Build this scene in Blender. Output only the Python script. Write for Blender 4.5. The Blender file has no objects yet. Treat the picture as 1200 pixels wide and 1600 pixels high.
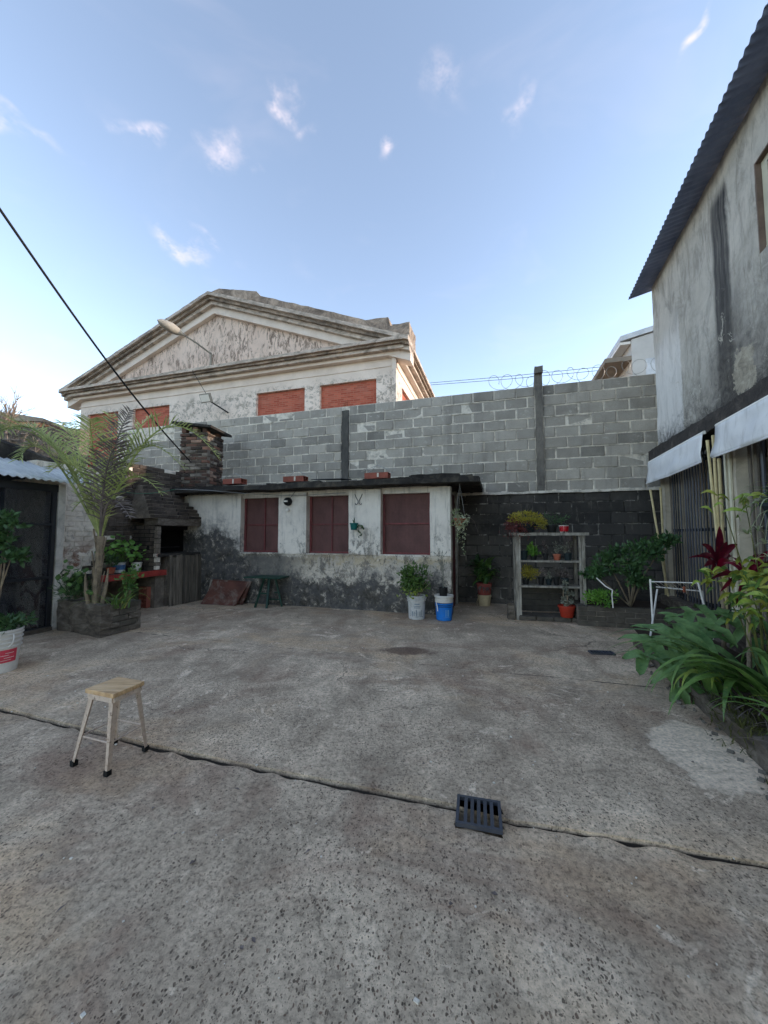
import bpy, bmesh, math, random
import numpy as np
from mathutils import Vector, Matrix, noise

rng = random.Random(7)
V = Vector
sc = bpy.context.scene
col = sc.collection

# ------------------------------------------------------------------ camera, sky, sun, exposure
H = 1.31                                   # eye height in metres
FPX = 580.0                                # focal length in photo pixels (13 mm equivalent)
TH = math.atan(35 / 580)                   # camera looks up by about 3.5 degrees
cam_d = bpy.data.cameras.new('camera'); cam = bpy.data.objects.new('camera', cam_d); col.objects.link(cam)
cam_d.sensor_fit = 'VERTICAL'; cam_d.sensor_height = 36; cam_d.lens = FPX / 1600 * 36
cam_d.clip_start = .05; cam_d.clip_end = 2000
cam.location = (0, 0, H); cam.rotation_euler = (math.pi / 2 + TH, 0, 0)
sc.camera = cam

SUN_AZ, SUN_EL = math.radians(92), math.radians(12)
world = bpy.data.worlds.new('World'); sc.world = world; world.use_nodes = True
sun_d = bpy.data.lights.new('sun', 'SUN'); sun_d.energy = 1.3; sun_d.angle = math.radians(.6); sun_d.color = (1, .8, .64)
sun = bpy.data.objects.new('sun', sun_d); col.objects.link(sun)
sdir = V((math.sin(SUN_AZ) * math.cos(SUN_EL), math.cos(SUN_AZ) * math.cos(SUN_EL), math.sin(SUN_EL)))
sun.rotation_euler = sdir.to_track_quat('Z', 'Y').to_euler(); sun.location = (20, 12, 20)
sc.view_settings.view_transform = 'Standard'; sc.view_settings.look = 'None'
sc.view_settings.exposure = 1.74; sc.view_settings.gamma = 1; sc.view_settings.use_curve_mapping = False
SKY_STRENGTH = .15
sc.cycles.max_bounces = 5; sc.cycles.diffuse_bounces = 3; sc.cycles.glossy_bounces = 2; sc.cycles.transmission_bounces = 3; sc.cycles.transparent_max_bounces = 6
sc.cycles.use_adaptive_sampling = True; sc.cycles.adaptive_threshold = .02
world.cycles.sampling_method = 'MANUAL'; world.cycles.sample_map_resolution = 512

def ray(px, py):
    x = (px - 600) / FPX; y = (800 - py) / FPX
    return V((x, math.cos(TH) - math.sin(TH) * y, math.sin(TH) + math.cos(TH) * y))
def gp(px, py, z=0.0):                     # point of the photo that lies at height z
    r = ray(px, py); return V((0, 0, H)) + r * ((z - H) / r.z)
def dp(px, py, Y):                         # point of the photo that lies at depth Y
    r = ray(px, py); return V((0, 0, H)) + r * (Y / r.y)
class Frame:                               # a wall: s runs along it, d stands out of it into the yard, z is up
    def __init__(s, O, u, n):
        s.O = V((*O, 0)); s.u = V((*u, 0)).normalized(); s.n = V((*n, 0)).normalized(); s.ang = math.atan2(s.u.y, s.u.x)
    def __call__(s, a, d=0, z=0): return s.O + s.u * a + s.n * d + V((0, 0, z))
    def pix(s, px, py, d=0):
        r = ray(px, py); O = s.O + s.n * d; t = O.dot(s.n) / r.dot(s.n)
        p = V((0, 0, H)) + r * t; return (p - O).dot(s.u), p.z
FA = Frame((0, 6.41), (1, -.3), (-.3, -1))      # annex front
FB = Frame((0, 7.75), (1, -.3), (-.3, -1))      # block wall
FF = Frame((0, 13.0), (1, -.3), (-.3, -1))      # gabled building
FL = Frame((-6.446, 0), (.36, 1), (1, -.36))    # left side of the yard
FR = Frame((2.278, 0), (.36, 1), (-1, .36))     # building on the right
FS = Frame((2.03, 5.76), (1, -.17), (-.17, -1)) # plant shelf
FP = Frame((2.8, 5.43), (1, -.28), (-.28, -1))  # brick planter at the back

def lin(r, g=None, b=None):
    if g is None: g = b = r
    f = lambda c: ((c / 255 + .055) / 1.055) ** 2.4 if c > 10 else c / 255 / 12.92
    return (f(r), f(g), f(b), 1)

# ------------------------------------------------------------------ node helper
class NT:
    def __init__(s, tree): s.t = tree; s.n = tree.nodes; s.l = tree.links
    def new(s, k, **kw):
        n = s.n.new(k)
        for a, b in kw.items(): setattr(n, a, b)
        return n
    def put(s, sock, v):
        if isinstance(v, bpy.types.NodeSocket): s.l.new(v, sock)
        elif v is not None:
            if hasattr(sock, 'default_value') and sock.type == 'RGBA' and isinstance(v, (int, float)): v = (v, v, v, 1)
            sock.default_value = v
    def pos(s): return s.new('ShaderNodeNewGeometry').outputs['Position']
    def objc(s): return s.new('ShaderNodeTexCoord').outputs['Object']
    def rnd(s): return s.new('ShaderNodeObjectInfo').outputs['Random']
    def map(s, v, scale=(1, 1, 1), loc=(0, 0, 0), rot=(0, 0, 0)):
        n = s.new('ShaderNodeMapping'); s.put(n.inputs[0], v); n.inputs['Scale'].default_value = scale
        n.inputs['Location'].default_value = loc; n.inputs['Rotation'].default_value = rot; return n.outputs[0]
    def noise(s, v, scale, detail=5, rough=.6, dist=0, out=0):
        n = s.new('ShaderNodeTexNoise'); s.put(n.inputs['Vector'], v); n.inputs['Scale'].default_value = scale
        n.inputs['Detail'].default_value = detail; n.inputs['Roughness'].default_value = rough; n.inputs['Distortion'].default_value = dist
        return n.outputs[out]
    def vor(s, v, scale, feat='F1', out='Distance', rand=1):
        n = s.new('ShaderNodeTexVoronoi', feature=feat); s.put(n.inputs['Vector'], v); n.inputs['Scale'].default_value = scale
        n.inputs['Randomness'].default_value = rand; return n.outputs[out]
    def ramp(s, f, stops, interp='LINEAR'):
        n = s.new('ShaderNodeValToRGB'); s.put(n.inputs[0], f); e = n.color_ramp.elements; n.color_ramp.interpolation = interp
        while len(e) < len(stops): e.new(.5)
        for i, (p, c) in enumerate(stops):
            e[i].position = p; e[i].color = (c, c, c, 1) if isinstance(c, (int, float)) else c
        return n.outputs[0]
    def mix(s, f, a, b, blend='MIX'):
        n = s.new('ShaderNodeMix', data_type='RGBA', blend_type=blend); s.put(n.inputs[0], f); s.put(n.inputs[6], a); s.put(n.inputs[7], b); return n.outputs[2]
    def m(s, op, a, b=None, c=None, clamp=False):
        n = s.new('ShaderNodeMath', operation=op, use_clamp=clamp); s.put(n.inputs[0], a); s.put(n.inputs[1], b); s.put(n.inputs[2], c); return n.outputs[0]
    def vm(s, op, a, b=None, out=0):
        n = s.new('ShaderNodeVectorMath', operation=op); s.put(n.inputs[0], a); s.put(n.inputs[1], b); return n.outputs[out]
    def sep(s, v): n = s.new('ShaderNodeSeparateXYZ'); s.put(n.inputs[0], v); return n.outputs
    def bump(s, h, st=.5, dist=.01, normal=None):
        n = s.new('ShaderNodeBump'); s.put(n.inputs['Height'], h); n.inputs['Strength'].default_value = st; n.inputs['Distance'].default_value = dist
        if normal is not None: s.put(n.inputs['Normal'], normal)
        return n.outputs[0]
    def step(s, v, a, b):                   # 0 below a, 1 above b
        n = s.new('ShaderNodeMapRange', interpolation_type='SMOOTHSTEP'); s.put(n.inputs[0], v)
        n.inputs[1].default_value = a; n.inputs[2].default_value = b; return n.outputs[0]

MATS = {}
def material(name):
    def deco(fn):
        m = bpy.data.materials.new(name); m.use_nodes = True; nt = NT(m.node_tree)
        b = m.node_tree.nodes['Principled BSDF']; b.inputs['Roughness'].default_value = .85
        b.inputs['Specular IOR Level'].default_value = .3
        r = fn(nt, b)
        if r:
            if isinstance(r.get('Base Color'), bpy.types.NodeSocket): r['Base Color'] = nt.mix(1, r['Base Color'], (1.08, 1.0, .90, 1), 'MULTIPLY')
            for k, v in r.items(): nt.put(b.inputs[k], v)
        MATS[name] = m; return m
    return deco
def simple(name, c, rough=.7, var=.25, scale=8, metal=0, bump=.15, bscale=60, spec=.3, dirt=None, dirt_amt=.5):
    @material(name)
    def _(n, b):
        p = n.pos(); f = n.noise(p, scale, 6, .65)
        c2 = tuple(x * (1 - var) for x in c[:3]) + (1,); c3 = tuple(min(1, x * (1 + var)) for x in c[:3]) + (1,)
        cc = n.ramp(f, [(.3, c2), (.7, c3)])
        cc = n.mix(1, cc, n.ramp(n.rnd(), [(0, .8), (1, 1.12)]), 'MULTIPLY')
        if dirt: cc = n.mix(n.ramp(n.noise(p, scale * .6, 8, .7, 1), [(.5, 0), (.68, dirt_amt)]), cc, dirt)
        return {'Base Color': cc, 'Roughness': n.ramp(f, [(.3, max(.05, rough - .1)), (.7, min(1, rough + .1))]), 'Metallic': metal,
                'Specular IOR Level': spec, 'Normal': n.bump(n.noise(p, bscale, 4), bump, .01)}
def leafmat(name, c1, c2, rough=.45, trans=.25, scale=6):
    m = bpy.data.materials.new(name); m.use_nodes = True; n = NT(m.node_tree); MATS[name] = m
    b = n.n['Principled BSDF']; out = n.n['Material Output']
    p = n.pos(); f = n.noise(p, scale, 3, .6); g = n.noise(p, 60, 2)
    f = n.m('ADD', n.m('MULTIPLY', f, .75), n.m('MULTIPLY', g, .25))
    cc = n.ramp(f, [(.35, c1), (.65, c2)])
    cc = n.mix(1, cc, n.ramp(n.rnd(), [(0, .75), (1, 1.2)]), 'MULTIPLY')
    dry = n.noise(p, 17, 4, .75); cc = n.mix(n.ramp(dry, [(.62, 0), (.70, .7)]), cc, (c2[0] * .9 + .08, c2[1] * .6 + .06, c2[2] * .5 + .02, 1))
    n.put(b.inputs['Base Color'], cc); b.inputs['Roughness'].default_value = rough; b.inputs['Specular IOR Level'].default_value = .4
    tr = n.new('ShaderNodeBsdfTranslucent'); n.put(tr.inputs[0], cc)
    mx = n.new('ShaderNodeMixShader'); mx.inputs[0].default_value = trans
    n.l.new(b.outputs[0], mx.inputs[1]); n.l.new(tr.outputs[0], mx.inputs[2]); n.l.new(mx.outputs[0], out.inputs[0])

# ------------------------------------------------------------------ world: clear evening sky with a few small clouds
def build_world():
    n = NT(world.node_tree); bg = n.n['Background']
    sky = n.new('ShaderNodeTexSky', sky_type='NISHITA'); sky.sun_disc = False
    sky.sun_elevation = SUN_EL; sky.sun_rotation = SUN_AZ; sky.altitude = 0; sky.air_density = .9; sky.dust_density = .2; sky.ozone_density = 2.2
    d = n.new('ShaderNodeTexCoord').outputs['Generated']
    wob = n.noise(d, 9, 2, .65, 0, 1)
    dd = n.vm('ADD', d, n.vm('SCALE', n.vm('SUBTRACT', wob, (.5, .5, .5)), None))
    dd.node.inputs[1].links[0].from_node.inputs['Scale'].default_value = .16
    fine = n.noise(n.map(d, (1, 1, 1.6)), 26, 3, .7)
    tot = None
    for (px, py, w, h, rot, a) in [(222, 205, 52, 15, 15, .75), (345, 222, 26, 22, 60, .7), (456, 158, 34, 13, 38, .75), (486, 206, 12, 9, 10, .5),
                                   (605, 222, 20, 13, -35, 1.0), (830, 158, 28, 15, -70, .55), (690, 140, 26, 18, 20, .45), (1112, 40, 52, 9, -52, .85), (1100, 62, 26, 8, -48, .9),
                                   (274, 388, 54, 15, 22, .75), (318, 372, 22, 10, 30, .5), (42, 222, 75, 11, 27, .45), 
                                   (390, 268, 12, 8, 0, .45)]:
        c = ray(px, py).normalized(); e = (ray(px + 1, py).normalized() - c).normalized(); f = (ray(px, py + 1).normalized() - c).normalized()
        k = (ray(px + 1, py).normalized() - c).length
        cr, sr = math.cos(math.radians(rot)), math.sin(math.radians(rot))
        ax = (e * cr + f * sr).normalized(); ay = (f * cr - e * sr).normalized(); az_ = ax.cross(ay)
        mp = n.new('ShaderNodeMapping', vector_type='TEXTURE'); n.put(mp.inputs[0], dd); mp.inputs['Location'].default_value = c
        mp.inputs['Rotation'].default_value = Matrix((ax, ay, az_)).transposed().to_euler(); mp.inputs['Scale'].default_value = (w * k * 1.5, h * k * 1.5, .5)
        gr = n.new('ShaderNodeTexGradient', gradient_type='SPHERICAL'); n.put(gr.inputs[0], mp.outputs[0])
        v = n.m('MULTIPLY', gr.outputs[1], a * 1.35)
        tot = v if tot is None else n.m('MAXIMUM', tot, v)
    veil = n.noise(n.map(d, (1, 1.5, 2.2), (3, 1, 2)), 3.2, 4, .62, .6)
    cl = n.m('ADD', n.m('MULTIPLY', n.step(tot, .0, 1.15), n.step(fine, .30, .74)), n.m('MULTIPLY', n.step(veil, .5, .78), .12))
    hsv = n.new('ShaderNodeHueSaturation'); n.put(hsv.inputs['Color'], sky.outputs[0]); hsv.inputs['Saturation'].default_value = .74
    c = n.mix(n.m('MULTIPLY', cl, .56, None, True), hsv.outputs[0], (3.1, 2.6, 2.6, 1))
    n.put(bg.inputs[0], c); bg.inputs[1].default_value = SKY_STRENGTH
build_world()

# ------------------------------------------------------------------ mesh helper
ORIG = {}
class MB:
    def __init__(s): s.v = []; s.f = []
    def add(s, vs, fs):
        o = len(s.v); s.v += [V(p) for p in vs]; s.f += [tuple(i + o for i in f) for f in fs]; return s
    def quad(s, a, b, c, d): return s.add([a, b, c, d], [(0, 1, 2, 3)])
    def hexa(s, p):                          # 8 corners: bottom 0-3, top 4-7
        return s.add(p, [(0, 3, 2, 1), (4, 5, 6, 7), (0, 1, 5, 4), (1, 2, 6, 5), (2, 3, 7, 6), (3, 0, 4, 7)])
    def fbox(s, fr, s0, s1, d0, d1, z0, z1):
        return s.hexa([fr(s0, d1, z0), fr(s1, d1, z0), fr(s1, d0, z0), fr(s0, d0, z0), fr(s0, d1, z1), fr(s1, d1, z1), fr(s1, d0, z1), fr(s0, d0, z1)])
    def box(s, c, x, y, z, hx, hy, hz):      # centre, three axes, half sizes
        x = V(x).normalized() * hx; y = V(y).normalized() * hy; z = V(z).normalized() * hz; c = V(c)
        return s.hexa([c - x - y - z, c + x - y - z, c + x + y - z, c - x + y - z, c - x - y + z, c + x - y + z, c + x + y + z, c - x + y + z])
    def bar(s, a, b, w, t=None, up=(0, 0, 1)):
        a, b = V(a), V(b); t = t or w; d = (b - a)
        x = d.cross(V(up)); x = x if x.length > 1e-6 else d.cross(V((1, 0, 0)))
        x.normalize(); y = x.cross(d).normalized()
        return s.box((a + b) / 2, x, y, d, w / 2, t / 2, d.length / 2)
    def tube(s, pts, r, n=6, cap=True):
        pts = [V(p) for p in pts]; rs = r if isinstance(r, (list, tuple)) else [r] * len(pts); vs = []; fs = []; prev = None
        for i, p in enumerate(pts):
            t = (pts[min(i + 1, len(pts) - 1)] - pts[max(i - 1, 0)]).normalized()
            if prev is None: x = t.orthogonal().normalized()
            else: x = (prev - t * prev.dot(t)); x = x.normalized() if x.length > 1e-6 else t.orthogonal().normalized()
            prev = x; y = t.cross(x)
            vs += [p + (x * math.cos(2 * math.pi * k / n) + y * math.sin(2 * math.pi * k / n)) * rs[i] for k in range(n)]
        for i in range(len(pts) - 1):
            fs += [(i * n + k, i * n + (k + 1) % n, (i + 1) * n + (k + 1) % n, (i + 1) * n + k) for k in range(n)]
        if cap: fs += [tuple(range(n))[::-1], tuple((len(pts) - 1) * n + k for k in range(n))]
        return s.add(vs, fs)
    def lathe(s, c, prof, n=24, axis=None):  # prof: (radius, height)
        c = V(c); vs = []; fs = []
        M = axis.to_track_quat('Z', 'Y').to_matrix() if axis is not None else Matrix.Identity(3)
        for (r, z) in prof:
            vs += [c + M @ V((r * math.cos(2 * math.pi * k / n), r * math.sin(2 * math.pi * k / n), z)) for k in range(n)]
        for i in range(len(prof) - 1):
            fs += [(i * n + k, i * n + (k + 1) % n, (i + 1) * n + (k + 1) % n, (i + 1) * n + k) for k in range(n)]
        fs.append(tuple(range(n))[::-1]); fs.append(tuple((len(prof) - 1) * n + k for k in range(n)))
        return s.add(vs, fs)
    def prism(s, poly, off):                 # polygon of 3D points swept by a vector
        n = len(poly); off = V(off); p = [V(q) for q in poly]
        return s.add(p + [q + off for q in p], [tuple(range(n))[::-1], tuple(range(n, 2 * n))] + [(i, (i + 1) % n, n + (i + 1) % n, n + i) for i in range(n)])
    def rough(s, fr, s0, s1, d0, d1, z0, z1, step=.08, amp=.01, seed=0, sc_=4.0):   # box with worn, uneven faces
        def face(f, nu, nv):
            vs = [f(i / nu, j / nv) for j in range(nv + 1) for i in range(nu + 1)]
            out = []
            for p in vs:
                o = V((noise.noise(p * sc_ + V((seed, 0, 0))), noise.noise(p * sc_ + V((0, seed + 9, 0))), noise.noise(p * sc_ + V((0, 0, seed + 5))))) * amp * 2
                o += V((noise.noise(p * sc_ * 4), noise.noise(p * sc_ * 4 + V((3, 3, 3))), noise.noise(p * sc_ * 4 + V((7, 1, 3))))) * amp
                out.append(p + o)
            s.add(out, [(j * (nu + 1) + i, j * (nu + 1) + i + 1, (j + 1) * (nu + 1) + i + 1, (j + 1) * (nu + 1) + i) for j in range(nv) for i in range(nu)])
        L = lambda a, b, t: a + (b - a) * t
        k = lambda a: max(1, int(abs(a) / step))
        ns, nd, nz = k(s1 - s0), k(d1 - d0), k(z1 - z0)
        face(lambda a, b: fr(L(s0, s1, a), d1, L(z0, z1, b)), ns, nz)
        face(lambda a, b: fr(L(s1, s0, a), d0, L(z0, z1, b)), ns, nz)
        face(lambda a, b: fr(L(s0, s1, a), L(d1, d0, b), z1), ns, nd)
        face(lambda a, b: fr(L(s1, s0, a), L(d1, d0, b), z0), ns, nd)
        face(lambda a, b: fr(s1, L(d1, d0, a), L(z0, z1, b)), nd, nz)
        face(lambda a, b: fr(s0, L(d0, d1, a), L(z0, z1, b)), nd, nz)
        return s
    def build(s, name, mat, parent=None, smooth=False, weld=False):
        me = bpy.data.meshes.new(name); o0 = V((0, 0, 0))
        if parent is not None: o0 = ORIG[parent.name]
        else:
            xs = [p.x for p in s.v]; ys = [p.y for p in s.v]; zs = [p.z for p in s.v]
            o0 = V(((min(xs) + max(xs)) / 2, (min(ys) + max(ys)) / 2, min(zs)))
        me.from_pydata([p - o0 for p in s.v], [], s.f)
        if weld:
            bm = bmesh.new(); bm.from_mesh(me); bmesh.ops.remove_doubles(bm, verts=bm.verts, dist=.002)
            bmesh.ops.recalc_face_normals(bm, faces=bm.faces); bm.to_mesh(me); bm.free()
        me.materials.append(MATS[mat] if isinstance(mat, str) else mat)
        if smooth:
            me.polygons.foreach_set('use_smooth', [True] * len(me.polygons))
            if smooth != 'all':
                try: me.set_sharp_from_angle(angle=math.radians(smooth if smooth is not True else 40))
                except Exception: pass
        o = bpy.data.objects.new(name, me); col.objects.link(o)
        if parent is not None: o.parent = parent
        else: o.location = o0
        ORIG[o.name] = o0
        return o
def tag(o, label=None, cat=None, group=None, kind=None):
    for k, v in (('label', label), ('category', cat), ('group', group), ('kind', kind)):
        if v: o[k] = v
    return o
def thing(name, loc, label, cat, group=None):
    o = bpy.data.objects.new(name, None); col.objects.link(o); o.location = loc; o.empty_display_size = .2
    ORIG[o.name] = V(loc); return tag(o, label, cat, group)
def structure(o): o['kind'] = 'structure'; return o

_unit = {}
def unit_bricks(mat, bev=.035, jit=.012):
    key = (mat, bev)
    if key in _unit: return _unit[key]
    out = []
    for k in range(6):
        bm = bmesh.new(); bmesh.ops.create_cube(bm, size=1)
        bmesh.ops.bevel(bm, geom=list(bm.edges), offset=bev, segments=1, affect='EDGES')
        r = random.Random(k + 31)
        for v in bm.verts: v.co += V((r.uniform(-1, 1), r.uniform(-1, 1), r.uniform(-1, 1))) * jit
        me = bpy.data.meshes.new('brick_piece'); bm.to_mesh(me); bm.free(); me.materials.append(MATS[mat]); out.append(me)
    _unit[key] = out; return out
def piece(name, mesh, parent, loc, ang, scale, tilt=0):
    o = bpy.data.objects.new(name, mesh); o.parent = parent; o.location = V(loc) - ORIG[parent.name]
    o.rotation_euler = (0, tilt, ang); o.scale = scale; col.objects.link(o); return o
def bricks(parent, name, mats, fr, d, s0, s1, z0, rows, bw, bh, joint, depth, skip=None, jit=.004, end=True, half=.5, seed=1):
    r = random.Random(seed)
    for j in range(rows):
        z = z0 + bh * (j + .5); a = s0 - (bw * half if j % 2 else 0)
        while a < s1 - .02:
            b0, b1 = max(a, s0), min(a + bw, s1); a += bw
            if b1 - b0 < .035 or (skip and skip((b0 + b1) / 2, z)): continue
            m = mats[r.randrange(len(mats))] if isinstance(mats, (list, tuple)) else mats((b0 + b1) / 2, z, r)
            me = unit_bricks(m)[r.randrange(6)]
            dd = d(z) if callable(d) else d
            piece(name, me, parent, fr((b0 + b1) / 2, dd - depth / 2 + r.uniform(-jit, jit), z), fr.ang + r.uniform(-.008, .008),
                  (b1 - b0 - joint * r.uniform(.7, 1.4), depth, bh - joint * r.uniform(.7, 1.4)), r.uniform(-.008, .008))

# ------------------------------------------------------------------ materials
_q = np.array([tuple(gp(*q)[:2]) for q in ((1018, 1158), (1040, 1126), (1068, 1118), (1110, 1130), (1205, 1190), (1260, 1250), (1180, 1232), (1110, 1216), (1060, 1202), (1022, 1180))])
PATCH_C = _q.mean(0); _e, _v = np.linalg.eigh(np.cov((_q - PATCH_C).T)); PATCH_AX = [_v[:, i] / (1.22 * math.sqrt(_e[i])) for i in (0, 1)]
_w = [gp(*q) for q in ((0, 1545), (80, 1478), (150, 1422), (232, 1372), (262, 1338))]
SEAM = [float(c) for c in np.polyfit([p.x for p in _w], [p.y for p in _w], 2)]
def floor_material(name, pits, lift):
    @material(name)
    def _(n, b):
        p = n.pos(); x, y, z = n.sep(p)
        big = n.noise(p, .55, 4, .6, .4); mid = n.noise(p, 2.6, 5, .72, .5); fine = n.noise(p, 40, 3, .8)
        cc = n.ramp(mid, [(.28, lin(138, 132, 124)), (.42, lin(182, 176, 166)), (.56, lin(212, 205, 194)), (.72, lin(234, 227, 216))])
        cc = n.mix(n.ramp(big, [(.38, .6), (.58, 0)]), cc, lin(146, 138, 129))
        far = n.step(y, 3.4, 5.4)
        str_ = n.noise(n.map(p, (.6, 2, 1)), 1.2, 4, .7); swp = n.noise(n.map(p, (2.4, .7, 1), (0, 0, 0), (0, 0, -.5)), 1.1, 4, .7, .3)
        cc = n.mix(n.ramp(swp, [(.42, .45), (.56, 0)]), cc, lin(142, 134, 125))
        cc = n.mix(n.m('MULTIPLY', far, n.ramp(str_, [(.3, .65), (.7, .15)])), cc, lin(148, 142, 134))
        red = n.noise(n.map(p, (1, 1.4, 1), (3.1, .4, 0)), .9, 4, .75, .8)
        cc = n.mix(n.ramp(red, [(.50, 0), (.64, .55)]), cc, lin(132, 112, 102))
        tan = n.noise(n.map(p, (1, 1.2, 1), (8.1, 2.4, 0)), .7, 4, .7, .5)
        cc = n.mix(n.ramp(tan, [(.52, 0), (.68, .5)]), cc, lin(204, 184, 158))
        # dark dried stain in front of the annex
        q = n.vm('MULTIPLY', n.vm('SUBTRACT', p, (.27, 4.28, 0)), (2.6, 5.5, 0)); sd = n.m('ADD', n.vm('LENGTH', q, None, 1), n.m('MULTIPLY', n.m('SUBTRACT', mid, .5), 1.6))
        cc = n.mix(n.m('MULTIPLY', n.step(sd, 1.0, .55), .75), cc, lin(86, 70, 66))
        lime = n.noise(n.map(p, (1, 1, 1), (1.7, 5.2, 0)), 2.6, 4, .8, 1.0)
        cc = n.mix(n.ramp(lime, [(.59, 0), (.68, .7)]), cc, lin(228, 223, 214))
        # pale cement repair beside the plant bed, cracked round its rim
        dv = n.vm('SUBTRACT', p, (float(PATCH_C[0]), float(PATCH_C[1]), 0)); ea, eb = [n.vm('DOT_PRODUCT', dv, (float(a[0]), float(a[1]), 0), 1) for a in PATCH_AX]
        er = n.m('ADD', n.m('SQRT', n.m('ADD', n.m('MULTIPLY', ea, ea), n.m('MULTIPLY', eb, eb))), n.m('ADD', n.m('MULTIPLY', n.m('SUBTRACT', mid, .5), 1.1), n.m('MULTIPLY', n.m('SUBTRACT', fine, .5), .25)))
        pm = n.step(er, 1.06, .9); rim = n.m('MULTIPLY', n.step(n.m('ABSOLUTE', n.m('SUBTRACT', er, 1.0)), .035, .0), n.step(str_, .45, .6))
        trowel = n.noise(n.map(p, (2, 9, 1), (0, 0, 0), (0, 0, .7)), 2.2, 5, .72)
        cc = n.mix(n.m('MULTIPLY', pm, .75), cc, n.ramp(trowel, [(.3, lin(176, 172, 163)), (.5, lin(216, 212, 204)), (.7, lin(232, 229, 221))])); cc = n.mix(n.m('MULTIPLY', rim, .7), cc, lin(96, 91, 86))
        # trowelled mortar seam running through the near slab
        sq = n.m('SUBTRACT', y, n.m('ADD', n.m('ADD', n.m('MULTIPLY', n.m('MULTIPLY', x, x), SEAM[0]), n.m('MULTIPLY', x, SEAM[1])), SEAM[2]))
        sm = n.m('MULTIPLY', n.step(n.m('ADD', n.m('ABSOLUTE', sq), n.m('MULTIPLY', n.m('SUBTRACT', mid, .5), .12)), .045, .015), n.m('MULTIPLY', n.step(x, -.82, -.95), n.step(y, 1.75, 1.6)))
        cc = n.mix(n.m('MULTIPLY', sm, .22), cc, lin(210, 203, 192))
        if lift: cc = n.mix(.3, cc, lift)
        cc = n.mix(1, cc, n.ramp(fine, [(.28, .5), (.5, 1), (.72, 1.3)]), 'MULTIPLY')
        h = n.m('MULTIPLY', fine, .5)
        if pits:
            wp = n.vm('ADD', n.map(p, (1, .75, 1), (0, 0, 0), (0, 0, .4)), n.vm('SCALE', n.noise(p, 45, 2, .6, 0, 1), None)); wp.node.inputs[1].links[0].from_node.inputs['Scale'].default_value = .016
            nv = n.new('ShaderNodeTexVoronoi'); n.put(nv.inputs['Vector'], wp); nv.inputs['Scale'].default_value = 104
            nv2 = n.new('ShaderNodeTexVoronoi'); n.put(nv2.inputs['Vector'], wp); nv2.inputs['Scale'].default_value = 185
            r1 = n.sep(nv.outputs['Color']); r2 = n.sep(nv2.outputs['Color'])
            wear = n.ramp(n.noise(p, 1.1, 4, .65, .6), [(.34, .2), (.52, 1)])
            wear = n.m('MULTIPLY', wear, n.m('SUBTRACT', 1, n.m('MULTIPLY', far, .6)))
            pit = n.m('MAXIMUM', n.step(n.m('SUBTRACT', n.m('MULTIPLY', r1[0], .5), nv.outputs['Distance']), -.04, .08), n.m('MULTIPLY', n.step(n.m('SUBTRACT', n.m('MULTIPLY', r2[0], .42), nv2.outputs['Distance']), -.04, .08), .8))
            raw = n.step(n.m('SUBTRACT', n.m('MULTIPLY', r1[0], .45), nv.outputs['Distance']), -.04, .08)
            pit = n.m('MULTIPLY', n.m('MULTIPLY', pit, wear), n.m('SUBTRACT', 1, n.m('MAXIMUM', n.m('MULTIPLY', sm, .8), pm)))
            stone = n.ramp(r1[1], [(0, lin(56, 52, 49)), (.6, lin(80, 72, 67)), (.86, lin(102, 82, 73)), (.94, lin(140, 130, 118)), (1, lin(190, 184, 174))])
            cc = n.mix(n.m('MULTIPLY', pit, n.ramp(r1[2], [(0, .35), (.6, .85)])), cc, stone)
            sp = n.m('MULTIPLY', n.step(r2[2], .955, .96), n.step(nv2.outputs['Distance'], .36, .26))
            cc = n.mix(n.m('MULTIPLY', sp, n.ramp(big, [(.45, .1), (.6, .9)])), cc, lin(226, 222, 214))
            h = n.m('SUBTRACT', h, n.m('MULTIPLY', raw, .7))
        ck = n.vor(n.vm('ADD', p, n.vm('MULTIPLY', n.noise(p, 2.5, 4, .7, 0, 1), (.55, .55, 0))), .55, 'DISTANCE_TO_EDGE')
        ckm = n.m('MULTIPLY', n.step(ck, .005, .001), n.ramp(big, [(.50, 0), (.56, .7)]))
        cc = n.mix(ckm, cc, lin(72, 68, 64))
        cc = n.mix(1, cc, (1.13, 1.02, .90, 1), 'MULTIPLY')
        return {'Base Color': cc, 'Roughness': .9, 'Normal': n.bump(h, .75, .006)}
floor_material('floor', True, None)
@material('cement')
def _(n, b):
    p = n.pos(); f = n.noise(p, 4, 7, .72, .8)
    cc = n.ramp(f, [(.3, lin(158, 155, 149)), (.5, lin(200, 197, 190)), (.7, lin(228, 225, 218))])
    cc = n.mix(n.ramp(n.noise(p, 1.9, 6, .7), [(.45, 0), (.68, .75)]), cc, lin(146, 141, 133))
    cc = n.mix(1, cc, n.ramp(n.noise(p, 40, 4, .75), [(.25, .75), (.75, 1.15)]), 'MULTIPLY')
    return {'Base Color': cc, 'Normal': n.bump(n.noise(p, 14, 6, .75), .7, .02)}
simple('soil', lin(62, 52, 44), 1, .4, 20, bump=.8, bscale=40)
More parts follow.
